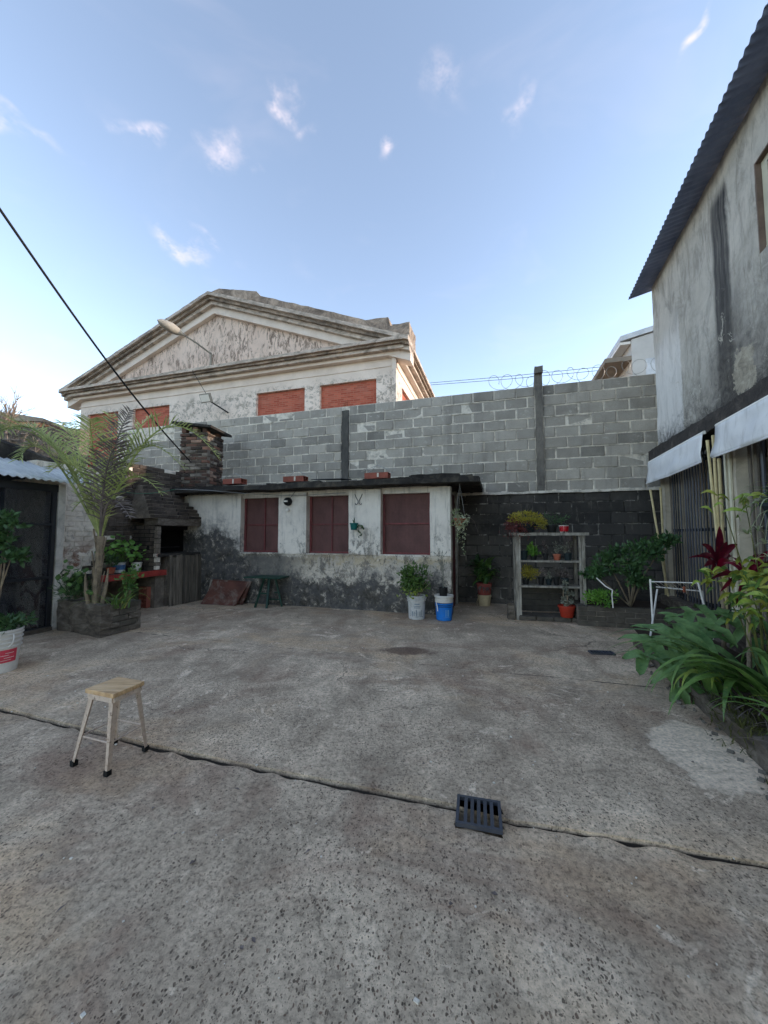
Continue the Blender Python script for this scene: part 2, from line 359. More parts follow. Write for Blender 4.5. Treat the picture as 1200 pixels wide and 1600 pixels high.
@material('block')
def _(n, b):
    p = n.pos(); f = n.noise(p, 3, 6, .65); r = n.rnd()
    cc = n.ramp(r, [(0, lin(108, 105, 100)), (.2, lin(146, 142, 136)), (.7, lin(164, 160, 153)), (1, lin(184, 179, 171))])
    cc = n.mix(.35, cc, n.ramp(f, [(.3, lin(122, 121, 118)), (.7, lin(186, 185, 180))]))
    st = n.noise(n.map(p, (2.2, 2.2, .35)), 1.6, 5, .7); cc = n.mix(n.ramp(st, [(.52, 0), (.68, .4)]), cc, lin(104, 103, 101))
    sm = n.noise(n.map(p, (1, 1, 1.8), (3, 7, 1)), 4.5, 6, .78, .5); cc = n.mix(n.ramp(sm, [(.58, 0), (.66, .55)]), cc, lin(196, 194, 188))
    cc = n.mix(n.ramp(n.noise(p, 90, 3), [(.55, 0), (.7, .35)]), cc, lin(96, 97, 96))
    return {'Base Color': cc, 'Roughness': .95, 'Normal': n.bump(n.noise(p, 110, 4, .7), .6, .006)}
@material('mortar')
def _(n, b):
    p = n.pos(); f = n.noise(p, 9, 6, .7)
    return {'Base Color': n.ramp(f, [(.3, lin(140, 136, 129)), (.5, lin(208, 204, 195)), (.75, lin(236, 232, 223))]), 'Roughness': .95, 'Normal': n.bump(n.noise(p, 60, 6), .7, .01)}
@material('old_block')
def _(n, b):
    p = n.pos(); f = n.noise(p, 2.3, 7, .7, .5); r = n.rnd()
    cc = n.ramp(f, [(.28, lin(44, 44, 44)), (.5, lin(80, 78, 76)), (.72, lin(128, 124, 119))])
    cc = n.mix(.3, cc, n.ramp(r, [(0, lin(42, 42, 42)), (1, lin(126, 123, 118))]))
    x, y, z = n.sep(p); up = n.step(n.m('ADD', z, n.m('MULTIPLY', n.m('SUBTRACT', f, .5), 2.2)), .75, 1.5)
    cc = n.mix(n.m('MULTIPLY', up, .55), cc, lin(32, 32, 33))
    cc = n.mix(n.ramp(n.noise(n.map(p, (3, 3, .6)), 5, 6, .7), [(.58, 0), (.72, .4)]), cc, lin(130, 127, 122))
    return {'Base Color': cc, 'Roughness': .9, 'Normal': n.bump(n.noise(p, 50, 6, .7), .7, .012)}
simple('old_mortar', lin(60, 59, 58), .95, .45, 7, bump=.6, dirt=lin(176, 174, 168), dirt_amt=.9)
@material('tie_column')
def _(n, b):
    p = n.pos(); f = n.noise(n.map(p, (1, 1, .4)), 6, 7, .7)
    cc = n.ramp(f, [(.3, lin(84, 83, 80)), (.55, lin(122, 119, 114)), (.8, lin(156, 152, 145))])
    return {'Base Color': cc, 'Normal': n.bump(n.noise(p, 30, 7, .7), .9, .03)}
@material('black_column')
def _(n, b):
    p = n.pos(); f = n.noise(n.map(p, (1, 1, .4)), 6, 7, .7)
    return {'Base Color': n.ramp(f, [(.3, lin(56, 56, 56)), (.7, lin(102, 101, 98))]), 'Normal': n.bump(n.noise(p, 30, 7, .7), .9, .03)}
@material('annex_plaster')
def _(n, b):
    p = n.pos(); x, y, z = n.sep(p)
    n1 = n.noise(p, 2.0, 5, .7, .4); n2 = n.noise(p, 8, 7, .8, .4); n3 = n.noise(n.map(p, (7, 7, .6)), 1.8, 5, .7); n4 = n.noise(n.map(p, (1, 1, 1), (5, 3, 2)), 3.2, 8, .8, .3)
    cc = n.ramp(n1, [(.3, lin(200, 198, 193)), (.5, lin(226, 224, 219)), (.75, lin(238, 236, 231))])
    cc = n.mix(n.ramp(n3, [(.52, 0), (.7, .55)]), cc, lin(132, 130, 126))                     # rain streaks
    below = n.step(n.m('ADD', z, n.m('MULTIPLY', n.m('SUBTRACT', n4, .5), .45)), 1.0, .88)
    left = n.step(n.m('ADD', x, n.m('MULTIPLY', n1, .5)), -1.9, -3.1)
    # band under the sills: lime wash gone ochre, greyer at the left
    band = n.mix(n.step(x, -.9, -2.0), n.ramp(n4, [(.3, lin(128, 116, 94)), (.55, lin(178, 165, 138)), (.7, lin(206, 200, 186))]), n.ramp(n4, [(.3, lin(78, 77, 74)), (.6, lin(116, 113, 107)), (.75, lin(150, 146, 138))]))
    cc = n.mix(n.m('MULTIPLY', below, .9), cc, band)
    # white lime crust, then black mould rising from the ground
    zc = n.m('ADD', z, n.m('ADD', n.m('MULTIPLY', n.m('SUBTRACT', n4, .5), .9), n.m('MULTIPLY', n.m('SUBTRACT', n2, .5), .5)))
    crust = n.m('MULTIPLY', n.m('MULTIPLY', n.step(zc, .92, .74), n.step(x, -2.0, -1.2)), n.step(n2, .36, .46))
    cc = n.mix(n.m('MULTIPLY', crust, .9), cc, lin(214, 209, 200))
    zm = n.m('SUBTRACT', zc, n.m('MULTIPLY', left, .85))
    mould = n.step(zm, .60, .42)
    mcol = n.ramp(n2, [(.40, lin(36, 35, 35)), (.5, lin(60, 58, 55)), (.56, lin(104, 100, 94)), (.62, lin(196, 191, 182))])
    cc = n.mix(n.m('MULTIPLY', mould, .95), cc, mcol)
    pier = n.m('MULTIPLY', n.step(n.m('ADD', z, n.m('MULTIPLY', n.m('SUBTRACT', n1, .5), 1.6)), 1.55, .95), n.step(n.noise(n.map(p, (1.4, 1.4, .8), (2, 8, 3)), 5, 8, .8, .3), .5, .57))
    cc = n.mix(n.m('MULTIPLY', pier, .75), cc, n.ramp(n2, [(.4, lin(58, 57, 56)), (.6, lin(118, 115, 110))]))
    # grey-blue damp halo above it
    halo = n.m('MULTIPLY', n.step(zm, .98, .55), n.step(n4, .62, .42))
    cc = n.mix(n.m('MULTIPLY', halo, .6), cc, lin(92, 94, 98))
    return {'Base Color': cc, 'Roughness': .92, 'Normal': n.bump(n2, .6, .025)}
@material('mossy_concrete')
def _(n, b):
    p = n.pos(); f = n.noise(p, 4, 8, .72, .6)
    cc = n.ramp(f, [(.3, lin(34, 33, 33)), (.52, lin(58, 56, 54)), (.68, lin(92, 88, 80)), (.8, lin(134, 128, 116))])
    return {'Base Color': cc, 'Roughness': .95, 'Normal': n.bump(n.noise(p, 25, 8, .75), 1, .03)}
@material('shutter')
def _(n, b):
    p = n.pos(); x, y, z = n.sep(p); f = n.noise(n.map(p, (1, 1, .5)), 3, 6, .7)
    cc = n.ramp(f, [(.3, lin(78, 54, 54)), (.7, lin(112, 80, 78))])
    g = n.m('MAXIMUM', n.step(n.m('PINGPONG', x, .0125), .0095, .0125), n.step(n.m('PINGPONG', z, .0125), .0095, .0125))
    cc = n.mix(n.m('MULTIPLY', g, .25), cc, lin(120, 98, 96))
    return {'Base Color': cc, 'Roughness': .7, 'Normal': n.bump(g, .3, .003)}
simple('shutter_frame', lin(116, 64, 66), .6, .3, 12)
simple('maroon_door', lin(92, 44, 48), .6, .25, 5)
simple('door_jamb', lin(150, 150, 146), .8, .3, 8, dirt=lin(70, 70, 70))
@material('weathered_wood')
def _(n, b):
    p = n.objc(); q = n.map(n.pos(), (30, 30, 1.4)); f = n.noise(q, 1.6, 6, .65); r = n.rnd()
    cc = n.ramp(f, [(.3, lin(66, 62, 57)), (.5, lin(104, 99, 92)), (.75, lin(150, 144, 134))])
    cc = n.mix(1, cc, n.ramp(r, [(0, .6), (1, 1.2)]), 'MULTIPLY')
    return {'Base Color': cc, 'Roughness': .9, 'Normal': n.bump(f, .6, .006)}
@material('shelf_wood')
def _(n, b):
    p = n.pos(); f = n.noise(n.map(p, (9, 9, 2)), 2, 6, .65); r = n.rnd()
    cc = n.ramp(f, [(.3, lin(90, 87, 80)), (.5, lin(148, 145, 138)), (.75, lin(190, 188, 182))])
    cc = n.mix(1, cc, n.ramp(r, [(0, .75), (1, 1.1)]), 'MULTIPLY')
    return {'Base Color': cc, 'Roughness': .8, 'Normal': n.bump(f, .5, .005)}
simple('dark_plank', lin(70, 68, 64), .9, .4, 9, bump=.6)
@material('red_paint')
def _(n, b):
    p = n.pos(); f = n.noise(p, 8, 7, .7)
    cc = n.ramp(f, [(.3, lin(120, 42, 40)), (.6, lin(158, 62, 56)), (.75, lin(178, 92, 80))])
    cc = n.mix(n.ramp(n.noise(p, 14, 6, .7), [(.6, 0), (.7, .8)]), cc, lin(98, 88, 80))
    return {'Base Color': cc, 'Roughness': .7, 'Normal': n.bump(f, .4, .01)}
simple('hollow_brick', lin(142, 84, 72), .9, .25, 10, bump=.4)
@material('zinc')
def _(n, b):
    p = n.pos(); f = n.noise(p, 3, 6, .7)
    cc = n.ramp(f, [(.3, lin(170, 178, 190)), (.6, lin(206, 213, 223)), (.8, lin(222, 227, 233))])
    return {'Base Color': cc, 'Roughness': .5, 'Metallic': .1}
@material('roof_zinc_dark')
def _(n, b):
    p = n.pos(); f = n.noise(p, 2.5, 7, .7)
    cc = n.ramp(f, [(.3, lin(112, 126, 160)), (.7, lin(148, 162, 196))])
    cc = n.mix(n.ramp(n.noise(p, 1.2, 5, .7), [(.58, 0), (.7, .3)]), cc, lin(96, 90, 90))
    return {'Base Color': cc, 'Roughness': .65, 'Metallic': .2}
simple('white_metal', lin(226, 226, 224), .4, .08, 20, bump=.05, spec=.5)
simple('dark_metal', lin(36, 37, 42), .55, .3, 9, bump=.2, spec=.4)
simple('bar_metal', lin(66, 68, 76), .45, .3, 6, bump=.1, spec=.5)
simple('bar_pale', lin(196, 200, 206), .45, .2, 6, bump=.1, spec=.5)
simple('bar_wood', lin(112, 106, 98), .7, .35, 7, bump=.3)
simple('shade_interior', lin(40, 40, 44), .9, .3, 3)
simple('white_post', lin(182, 180, 176), .75, .2, 7, dirt=lin(96, 92, 86))
@material('netting')
def _(n, b):
    p = n.pos(); x, y, z = n.sep(p)
    g = n.m('MAXIMUM', n.step(n.m('PINGPONG', y, .006), .0035, .005), n.step(n.m('PINGPONG', z, .006), .0035, .005))
    return {'Base Color': lin(34, 36, 42), 'Roughness': .7, 'Alpha': n.m('ADD', .3, n.m('MULTIPLY', g, .6))}
@material('white_brick')
def _(n, b):
    p = n.pos(); f = n.noise(p, 7, 7, .72, .8); x, y, z = n.sep(p)
    cc = n.ramp(f, [(.32, lin(170, 165, 156)), (.5, lin(222, 217, 208)), (.7, lin(236, 232, 224))])
    pe = n.noise(p, 3.2, 7, .72, .6)
    pm = n.m('MULTIPLY', n.step(pe, .5, .58), n.step(z, 1.45, .75))
    cc = n.mix(pm, cc, n.ramp(n.noise(p, 15, 5), [(.3, lin(112, 72, 58)), (.7, lin(150, 112, 92))]))
    cc = n.mix(n.ramp(n.noise(p, 5, 7, .75), [(.6, 0), (.7, .6)]), cc, lin(80, 76, 72))
    return {'Base Color': cc, 'Roughness': .9, 'Normal': n.bump(f, .7, .015)}
@material('soot_brick')
def _(n, b):
    p = n.pos(); f = n.noise(p, 4, 7, .72, .6); r = n.rnd()
    cc = n.ramp(f, [(.3, lin(40, 38, 37)), (.5, lin(72, 66, 62)), (.7, lin(116, 106, 97))])
    cc = n.mix(.35, cc, n.ramp(r, [(0, lin(36, 34, 34)), (.6, lin(74, 66, 62)), (1, lin(116, 108, 100))]))
    return {'Base Color': cc, 'Roughness': .95, 'Normal': n.bump(n.noise(p, 30, 6, .7), .9, .015)}
@material('red_brick')
def _(n, b):
    p = n.pos(); f = n.noise(p, 6, 7, .72); r = n.rnd()
    cc = n.ramp(r, [(0, lin(92, 72, 64)), (.4, lin(122, 88, 76)), (.75, lin(150, 112, 96)), (1, lin(172, 150, 134))])
    cc = n.mix(n.ramp(f, [(.45, 0), (.65, .7)]), cc, lin(84, 74, 68))
    return {'Base Color': cc, 'Roughness': .95, 'Normal': n.bump(n.noise(p, 40, 6, .7), .8, .012)}
@material('sooty_red')
def _(n, b):
    p = n.pos(); f = n.noise(p, 5, 7, .72); r = n.rnd()
    cc = n.mix(n.ramp(f, [(.36, 0), (.6, 1)]), n.ramp(r, [(0, lin(70, 56, 51)), (1, lin(116, 84, 72))]), lin(60, 56, 53))
    return {'Base Color': cc, 'Roughness': .95, 'Normal': n.bump(n.noise(p, 40, 6, .7), .9, .012)}
@material('lime_mortar')
def _(n, b):
    p = n.pos(); f = n.noise(p, 6, 7, .7)
    return {'Base Color': n.ramp(f, [(.3, lin(76, 71, 66)), (.55, lin(124, 117, 109)), (.75, lin(172, 165, 155))]), 'Normal': n.bump(f, .6, .02)}
simple('soot', lin(24, 23, 23), .95, .3, 8)
simple('planter_brick', lin(92, 88, 82), .95, .35, 8, bump=.7, dirt=lin(56, 56, 52))
@material('planter_plaster')
def _(n, b):
    p = n.pos(); f = n.noise(n.map(p, (1, 1, 2.5)), 5, 8, .72, .8)
    cc = n.ramp(f, [(.3, lin(60, 56, 52)), (.5, lin(98, 92, 85)), (.72, lin(140, 134, 126))])
    return {'Base Color': cc, 'Roughness': .95, 'Normal': n.bump(f, 1, .03)}
@material('facade_plaster')
def _(n, b):
    p = n.pos(); x, y, z = n.sep(p); f = n.noise(p, .9, 7, .7, .5); g = n.noise(p, 5, 8, .75, .6)
    cc = n.ramp(f, [(.3, lin(204, 195, 189)), (.6, lin(226, 218, 213)), (.8, lin(236, 230, 226))])
    zz = n.m('ADD', z, n.m('MULTIPLY', n.m('SUBTRACT', f, .5), .9))
    low = n.step(zz, 7.15, 6.9)
    peel = n.m('MULTIPLY', low, n.step(g, .48, .57))
    cc = n.mix(n.m('MULTIPLY', peel, .9), cc, n.ramp(n.noise(p, 16, 5, .7), [(.35, lin(128, 124, 118)), (.65, lin(182, 177, 170))]))
    return {'Base Color': cc, 'Roughness': .92, 'Normal': n.bump(g, .4, .03)}
@material('tympanum')
def _(n, b):
    p = n.pos(); x, y, z = n.sep(p); f = n.noise(n.map(p, (1, 1, .45)), 1.6, 8, .74, .5); g = n.noise(n.map(p, (1.6, 1.6, .5)), 4.5, 8, .78, .8)
    cc = n.ramp(n.noise(p, 1, 5), [(.3, lin(208, 190, 180)), (.7, lin(228, 212, 203))])
    bl = n.m('MULTIPLY', n.step(g, .47, .56), n.step(f, .40, .52))
    cc = n.mix(n.m('MULTIPLY', bl, .85), cc, n.ramp(n.noise(p, 9, 5), [(.3, lin(84, 72, 66)), (.7, lin(140, 122, 112))]))
    return {'Base Color': cc, 'Roughness': .92, 'Normal': n.bump(g, .5, .03)}
@material('cornice')
def _(n, b):
    p = n.pos(); f = n.noise(n.map(p, (1, 1, 2)), 2.2, 8, .75, .7)
    cc = n.ramp(f, [(.30, lin(110, 104, 100)), (.44, lin(160, 152, 145)), (.58, lin(200, 190, 182)), (.8, lin(224, 216, 208))])
    return {'Base Color': cc, 'Roughness': .92, 'Normal': n.bump(f, .6, .04)}
@material('cornice_dark')
def _(n, b):
    p = n.pos(); f = n.noise(p, 1.8, 8, .75, .7)
    cc = n.ramp(f, [(.34, lin(86, 81, 77)), (.48, lin(134, 124, 116)), (.62, lin(180, 167, 156)), (.84, lin(206, 160, 112))])
    return {'Base Color': cc, 'Roughness': .95, 'Normal': n.bump(f, .9, .06)}
@material('brick_infill')
def _(n, b):
    p = n.pos(); x, y, z = n.sep(p)
    bt = n.new('ShaderNodeTexBrick'); n.put(bt.inputs['Vector'], n.map(p, (1, 1, 1), (0, 0, 0), (math.radians(90), 0, 0)))
    bt.inputs['Scale'].default_value = 1; bt.inputs['Brick Width'].default_value = .25; bt.inputs['Row Height'].default_value = .075
    bt.inputs['Mortar Size'].default_value = .008; bt.inputs['Color1'].default_value = lin(152, 74, 60); bt.inputs['Color2'].default_value = lin(184, 104, 86); bt.inputs['Mortar'].default_value = lin(164, 118, 102)
    cc = n.mix(n.ramp(n.noise(p, 2, 6, .7), [(.5, 0), (.75, .45)]), bt.outputs[0], lin(160, 120, 108))
    return {'Base Color': cc, 'Roughness': .92, 'Normal': n.bump(bt.outputs[1], -.5, .01)}
@material('right_plaster')
def _(n, b):
    p = n.pos(); u = V((.3387, .9409, 0)); s = n.vm('DOT_PRODUCT', p, tuple(u), 1); x, y, z = n.sep(p)
    q = n.new('ShaderNodeCombineXYZ'); n.put(q.inputs[0], s); n.put(q.inputs[1], z); q = q.outputs[0]
    s0 = .7715                                        # s of the frame's origin
    s = n.m('SUBTRACT', s, s0)
    f = n.noise(q, 1.5, 7, .78, .8); g = n.noise(n.map(q, (4, 1.1, 1)), 1.6, 8, .75, .6); h = n.noise(q, 9, 8, .75, .8)
    cc = n.ramp(f, [(.3, lin(160, 158, 153)), (.5, lin(184, 182, 177)), (.75, lin(204, 201, 196))])
    cc = n.mix(n.ramp(g, [(.47, 0), (.64, .7)]), cc, lin(122, 120, 117))
    # pale bluish-white repaired panel next to the corner
    pan = n.m('MULTIPLY', n.step(n.m('ADD', s, n.m('MULTIPLY', h, .12)), 5.28, 5.34), n.step(n.m('ADD', z, n.m('MULTIPLY', f, .8)), 4.9, 4.3))
    cc = n.mix(n.m('MULTIPLY', pan, n.ramp(g, [(.35, .9), (.7, .45)])), cc, lin(220, 221, 224))
    # black water runs
    w = n.m('ADD', s, n.m('MULTIPLY', n.m('SUBTRACT', g, .5), .12))
    run = n.m('MULTIPLY', n.step(n.m('ABSOLUTE', n.m('SUBTRACT', w, 4.12)), .21, .12), n.step(z, 5.15, 4.95))
    cc = n.mix(n.m('MULTIPLY', run, n.ramp(n.noise(n.map(q, (14, .5, 1)), 1.5, 4, .6), [(.35, 1), (.62, .72)])), cc, lin(36, 36, 42))
    run2 = n.m('MULTIPLY', n.step(n.m('ABSOLUTE', n.m('SUBTRACT', w, 4.05)), .5, .1), n.step(z, 4.3, 3.0))
    cc = n.mix(n.m('MULTIPLY', run2, .45), cc, lin(70, 69, 70))
    # mould at the foot of the wall above the ledge
    lowv = n.m('ADD', z, n.m('ADD', n.m('MULTIPLY', n.m('SUBTRACT', f, .5), 1.6), n.m('MULTIPLY', n.m('SUBTRACT', h, .5), .9)))
    near = n.step(s, 5.8, 3.8)
    low = n.step(lowv, 3.05, 2.5); low2 = n.m('MULTIPLY', n.step(lowv, 4.0, 2.8), near)
    cc = n.mix(n.m('MULTIPLY', low2, .75), cc, n.ramp(h, [(.35, lin(66, 64, 62)), (.65, lin(120, 116, 110))])); cc = n.mix(n.m('MULTIPLY', low, .9), cc, n.ramp(h, [(.35, lin(44, 43, 44)), (.62, lin(74, 72, 70)), (.68, lin(170, 166, 158))]))
    fl = n.m('MULTIPLY', n.step(n.noise(q, 4.2, 8, .75, 1.2), .6, .63), n.step(z, 4.2, 3.4))
    cc = n.mix(n.m('MULTIPLY', fl, .8), cc, lin(186, 184, 176))
    # fallen render, bare cement
    bx = n.m('SUBTRACT', s, 3.82); bz = n.m('SUBTRACT', z, 2.95)
    bl = n.m('ADD', n.m('MULTIPLY', n.m('MULTIPLY', bx, bx), 22), n.m('MULTIPLY', n.m('MULTIPLY', bz, bz), 14)); bl = n.m('ADD', bl, n.m('MULTIPLY', n.m('SUBTRACT', f, .5), 5.0))
    cc = n.mix(n.m('MULTIPLY', n.step(bl, .95, .8), .85), cc, n.ramp(h, [(.35, lin(128, 123, 112)), (.65, lin(190, 184, 170))]))
    return {'Base Color': cc, 'Roughness': .9, 'Normal': n.bump(n.m('ADD', h, n.m('MULTIPLY', g, .5)), .55, .025)}
@material('ledge')
def _(n, b):
    p = n.pos(); f = n.noise(p, 5, 8, .72, .6)
    return {'Base Color': n.ramp(f, [(.3, lin(40, 38, 38)), (.55, lin(66, 62, 60)), (.75, lin(104, 98, 92))]), 'Normal': n.bump(f, .8, .03)}
@material('awning_fabric')
def _(n, b):
    p = n.pos(); f = n.noise(p, 3, 5, .6)
    cc = n.ramp(f, [(.3, lin(206, 210, 217)), (.7, lin(226, 229, 234))])
    cc = n.mix(n.ramp(n.noise(n.map(p, (3, 3, .6)), 3, 6, .7), [(.52, 0), (.7, .5)]), cc, lin(158, 156, 152))
    return {'Base Color': cc, 'Roughness': .75, 'Normal': n.bump(n.noise(p, 6, 3), .3, .02)}
simple('bamboo', lin(196, 184, 144), .6, .2, 12, bump=.1)
simple('pale_render', lin(178, 172, 158), .85, .2, 5, dirt=lin(120, 112, 100))
simple('house_white', lin(206, 208, 210), .9, .08, 3)
simple('house_slab', lin(150, 142, 132), .9, .2, 3)
simple('glass_dark', lin(60, 66, 68), .2, .2, 3, spec=.6)
simple('window_cream', lin(206, 204, 186), .6, .15, 4)
simple('brown_reveal', lin(112, 98, 90), .7, .3, 6)
simple('cable_black', lin(24, 24, 26), .6, .1)
simple('wire_grey', lin(150, 152, 152), .5, .1, metal=.4)
simple('wire_green', lin(60, 120, 96), .5, .1)
simple('rebar', lin(124, 66, 46), .9, .3, 30)
@material('stool_wood')
def _(n, b):
    p = n.objc(); f = n.noise(n.map(p, (3, 26, 26)), 2, 5, .6)
    cc = n.ramp(f, [(.3, lin(168, 136, 100)), (.55, lin(204, 174, 136)), (.75, lin(222, 198, 164))])
    cc = n.mix(n.ramp(n.noise(p, 14, 6, .7), [(.55, 0), (.7, .55)]), cc, lin(176, 164, 148))
    return {'Base Color': cc, 'Roughness': .65, 'Normal': n.bump(f, .25, .003)}
@material('stool_leg')
def _(n, b):
    p = n.pos(); f = n.noise(p, 26, 6, .7)
    cc = n.ramp(f, [(.3, lin(176, 158, 146)), (.7, lin(212, 198, 186))])
    cc = n.mix(n.ramp(n.noise(p, 40, 6, .7), [(.58, 0), (.66, .8)]), cc, lin(88, 62, 50))
    return {'Base Color': cc, 'Roughness': .5}
simple('black_rubber', lin(26, 26, 26), .8, .1)
simple('grate_plastic', lin(62, 66, 76), .5, .15, 8, bump=.1, spec=.4, dirt=lin(96, 94, 90), dirt_amt=.4)
simple('pail_white', lin(222, 222, 220), .45, .06, 9, bump=.05, dirt=lin(170, 168, 160), dirt_amt=.4)
simple('pail_grey', lin(196, 200, 204), .5, .1, 9, bump=.1, dirt=lin(112, 106, 98), dirt_amt=.8)
simple('print_blue', lin(92, 112, 132), .6, .1)
simple('pail_blue', lin(24, 118, 214), .4, .12, 6, bump=.05, dirt=lin(90, 116, 140), dirt_amt=.5)
simple('print_pale', lin(120, 176, 226), .5, .1)
simple('pail_navy', lin(20, 26, 44), .5, .1)
simple('black_plastic', lin(30, 31, 32), .6, .15)
simple('label_red', lin(196, 66, 84), .6, .25, 20)
simple('red_plastic', lin(186, 24, 40), .5, .15, 10)
simple('lime_plastic', lin(170, 190, 84), .5, .15, 10)
simple('terracotta', lin(168, 92, 70), .85, .2, 9, dirt=lin(190, 150, 130))
simple('pot_red', lin(172, 56, 38), .6, .12, 9, dirt=lin(120, 60, 48))
simple('pot_maroon', lin(142, 72, 68), .7, .2, 9, dirt=lin(170, 130, 110))
simple('pot_beige', lin(176, 164, 136), .75, .15, 9, dirt=lin(120, 110, 92))
simple('pot_teal', lin(22, 104, 104), .5, .15, 9)
simple('pot_dark', lin(36, 48, 52), .6, .2, 9)
simple('tin_label', lin(70, 110, 160), .5, .3, 20)
simple('green_table', lin(28, 62, 54), .5, .25, 8, dirt=lin(70, 84, 76), dirt_amt=.4)
simple('rust_board', lin(96, 64, 56), .85, .35, 4, dirt=lin(140, 134, 126), dirt_amt=.8)
simple('lamp_grey', lin(150, 150, 146), .6, .2)
simple('grey_bark', lin(146, 134, 124), .9, .2)
simple('palm_trunk', lin(146, 134, 116), .95, .35, 14, bump=.8, bscale=40, dirt=lin(64, 56, 46))
leafmat('leaf_green', lin(56, 86, 42), lin(118, 150, 74))
leafmat('leaf_dark', lin(46, 74, 44), lin(90, 122, 70), .4)
leafmat('leaf_philo', lin(64, 98, 52), lin(122, 152, 92), .42, .15)
leafmat('leaf_crinum', lin(62, 98, 46), lin(126, 158, 80), .35, .25)
leafmat('leaf_lime', lin(110, 140, 50), lin(186, 200, 96), .4, .3)
leafmat('leaf_yellow', lin(120, 116, 36), lin(184, 168, 60), .5)
leafmat('leaf_rust', lin(92, 40, 40), lin(140, 70, 62), .5)
leafmat('leaf_red', lin(64, 14, 30), lin(128, 24, 48), .35, .2)
leafmat('leaf_magenta', lin(130, 12, 44), lin(168, 20, 60), .35, .2)
leafmat('leaf_croton', lin(84, 104, 34), lin(176, 176, 76), .35)
leafmat('leaf_variegated', lin(120, 136, 88), lin(206, 206, 172), .45)
leafmat('leaf_palm', lin(134, 150, 74), lin(208, 210, 136), .5, .3)
leafmat('leaf_dead', lin(92, 80, 76), lin(146, 132, 124), .7, .2)
leafmat('leaf_grey', lin(110, 112, 98), lin(164, 164, 146), .6)
leafmat('leaf_moss', lin(56, 62, 26), lin(112, 112, 52), .8)
leafmat('leaf_bright', lin(70, 120, 44), lin(128, 168, 72), .4, .3)
leafmat('vine_twig', lin(86, 78, 72), lin(134, 124, 114), .9, .0)

# ------------------------------------------------------------------ plant helper
def az(a, e): return V((math.sin(a) * math.cos(e), math.cos(a) * math.cos(e), math.sin(e)))
def blade(mb, base, a, e, L, w, droop, segs=8, fold=.25, twist=0, tipw=.02, mid=.35):
    """arching strap: starts at base heading (a, e), bends down by droop over its length"""
    p = V(base); vs = []; fs = []; side = V((math.cos(a), -math.sin(a), 0))
    for i in range(segs + 1):
        t = i / segs; ee = e - droop * t ** 1.4; dirn = az(a, ee); up = side.cross(dirn).normalized()
        ww = w * (math.sin(math.pi * min(1, (t + .12) / (1.12)) ** mid) if mid != 1 else 1) * .5 + tipw * w * .5
        if t > .999: ww = tipw * w
        sd = (side * math.cos(twist * t) + up * math.sin(twist * t))
        vs += [p - sd * ww + up * ww * fold, p, p + sd * ww + up * ww * fold]
        p = p + dirn * (L / segs)
    for i in range(segs):
        o = i * 3; fs += [(o, o + 1, o + 4, o + 3), (o + 1, o + 2, o + 5, o + 4)]
    mb.add(vs, fs); return p
def leaflet(mb, p, d, up, L, w):
    d = d.normalized(); s = d.cross(up); s = s.normalized() if s.length > 1e-5 else d.orthogonal().normalized(); u = s.cross(d)
    mb.add([p, p + d * L * .45 + s * w * .5 + u * w * .15, p + d * L - u * L * .12, p + d * L * .45 - s * w * .5 + u * w * .15, p + d * L * .5],
           [(0, 1, 4), (1, 2, 4), (2, 3, 4), (3, 0, 4)])
def rdir(r):
    z = r.uniform(-1, 1); a = r.uniform(0, 2 * math.pi); q = math.sqrt(1 - z * z); return V((q * math.cos(a), q * math.sin(a), z))
def bush(mb, c, rad, n, L, w, r, shell=.45, updir=.4, clumps=9):
    c = V(c); rad = V(rad)
    cl = [(rdir(r), r.uniform(.35, .75)) for _ in range(clumps)]
    for i in range(n):
        k, q = cl[r.randrange(clumps)]
        v = k * r.uniform(.3, .75) + rdir(r) * (r.random() ** .5) * .48
        if v.length > 1: v = v.normalized() * r.uniform(.8, 1.08)
        p = c + V((v.x * rad.x, v.y * rad.y, v.z * rad.z)); d = (v + rdir(r) * .9 + V((0, 0, updir)))
        leaflet(mb, p, d, rdir(r), L * r.uniform(.6, 1.25), w * r.uniform(.7, 1.2))
def disc_leaf(mb, p, nrm, R, r):
    x = nrm.orthogonal().normalized(); y = nrm.cross(x); n = 8
    mb.add([p] + [p + (x * math.cos(2 * math.pi * k / n) + y * math.sin(2 * math.pi * k / n)) * R * (1 if k % 2 else .86) + nrm * R * .22 for k in range(n)],
           [(0, 1 + k, 1 + (k + 1) % n) for k in range(n)])
def stems(mb, base, tops, rad, r):
    for t in tops:
        m = (V(base) + V(t)) / 2 + V((r.uniform(-.03, .03), r.uniform(-.03, .03), .02)); mb.tube([base, m, t], [rad, rad * .8, rad * .45], 5)
def pot_profile(r0, r1, h, rim=.012, rimh=.03):
    return [(r0 * .96, 0), (r0, .004), (r1 - .002, h - rimh), (r1 + rim, h - rimh), (r1 + rim, h), (r1 - .01, h), (r1 - .02, h - .03), (.001, h - .035)]

# ================================================================== SETTING
g = MB(); g.quad((-400, -400, -.35), (400, -400, -.35), (400, 400, -.35), (-400, 400, -.35)); structure(g.build('ground', 'soil'))

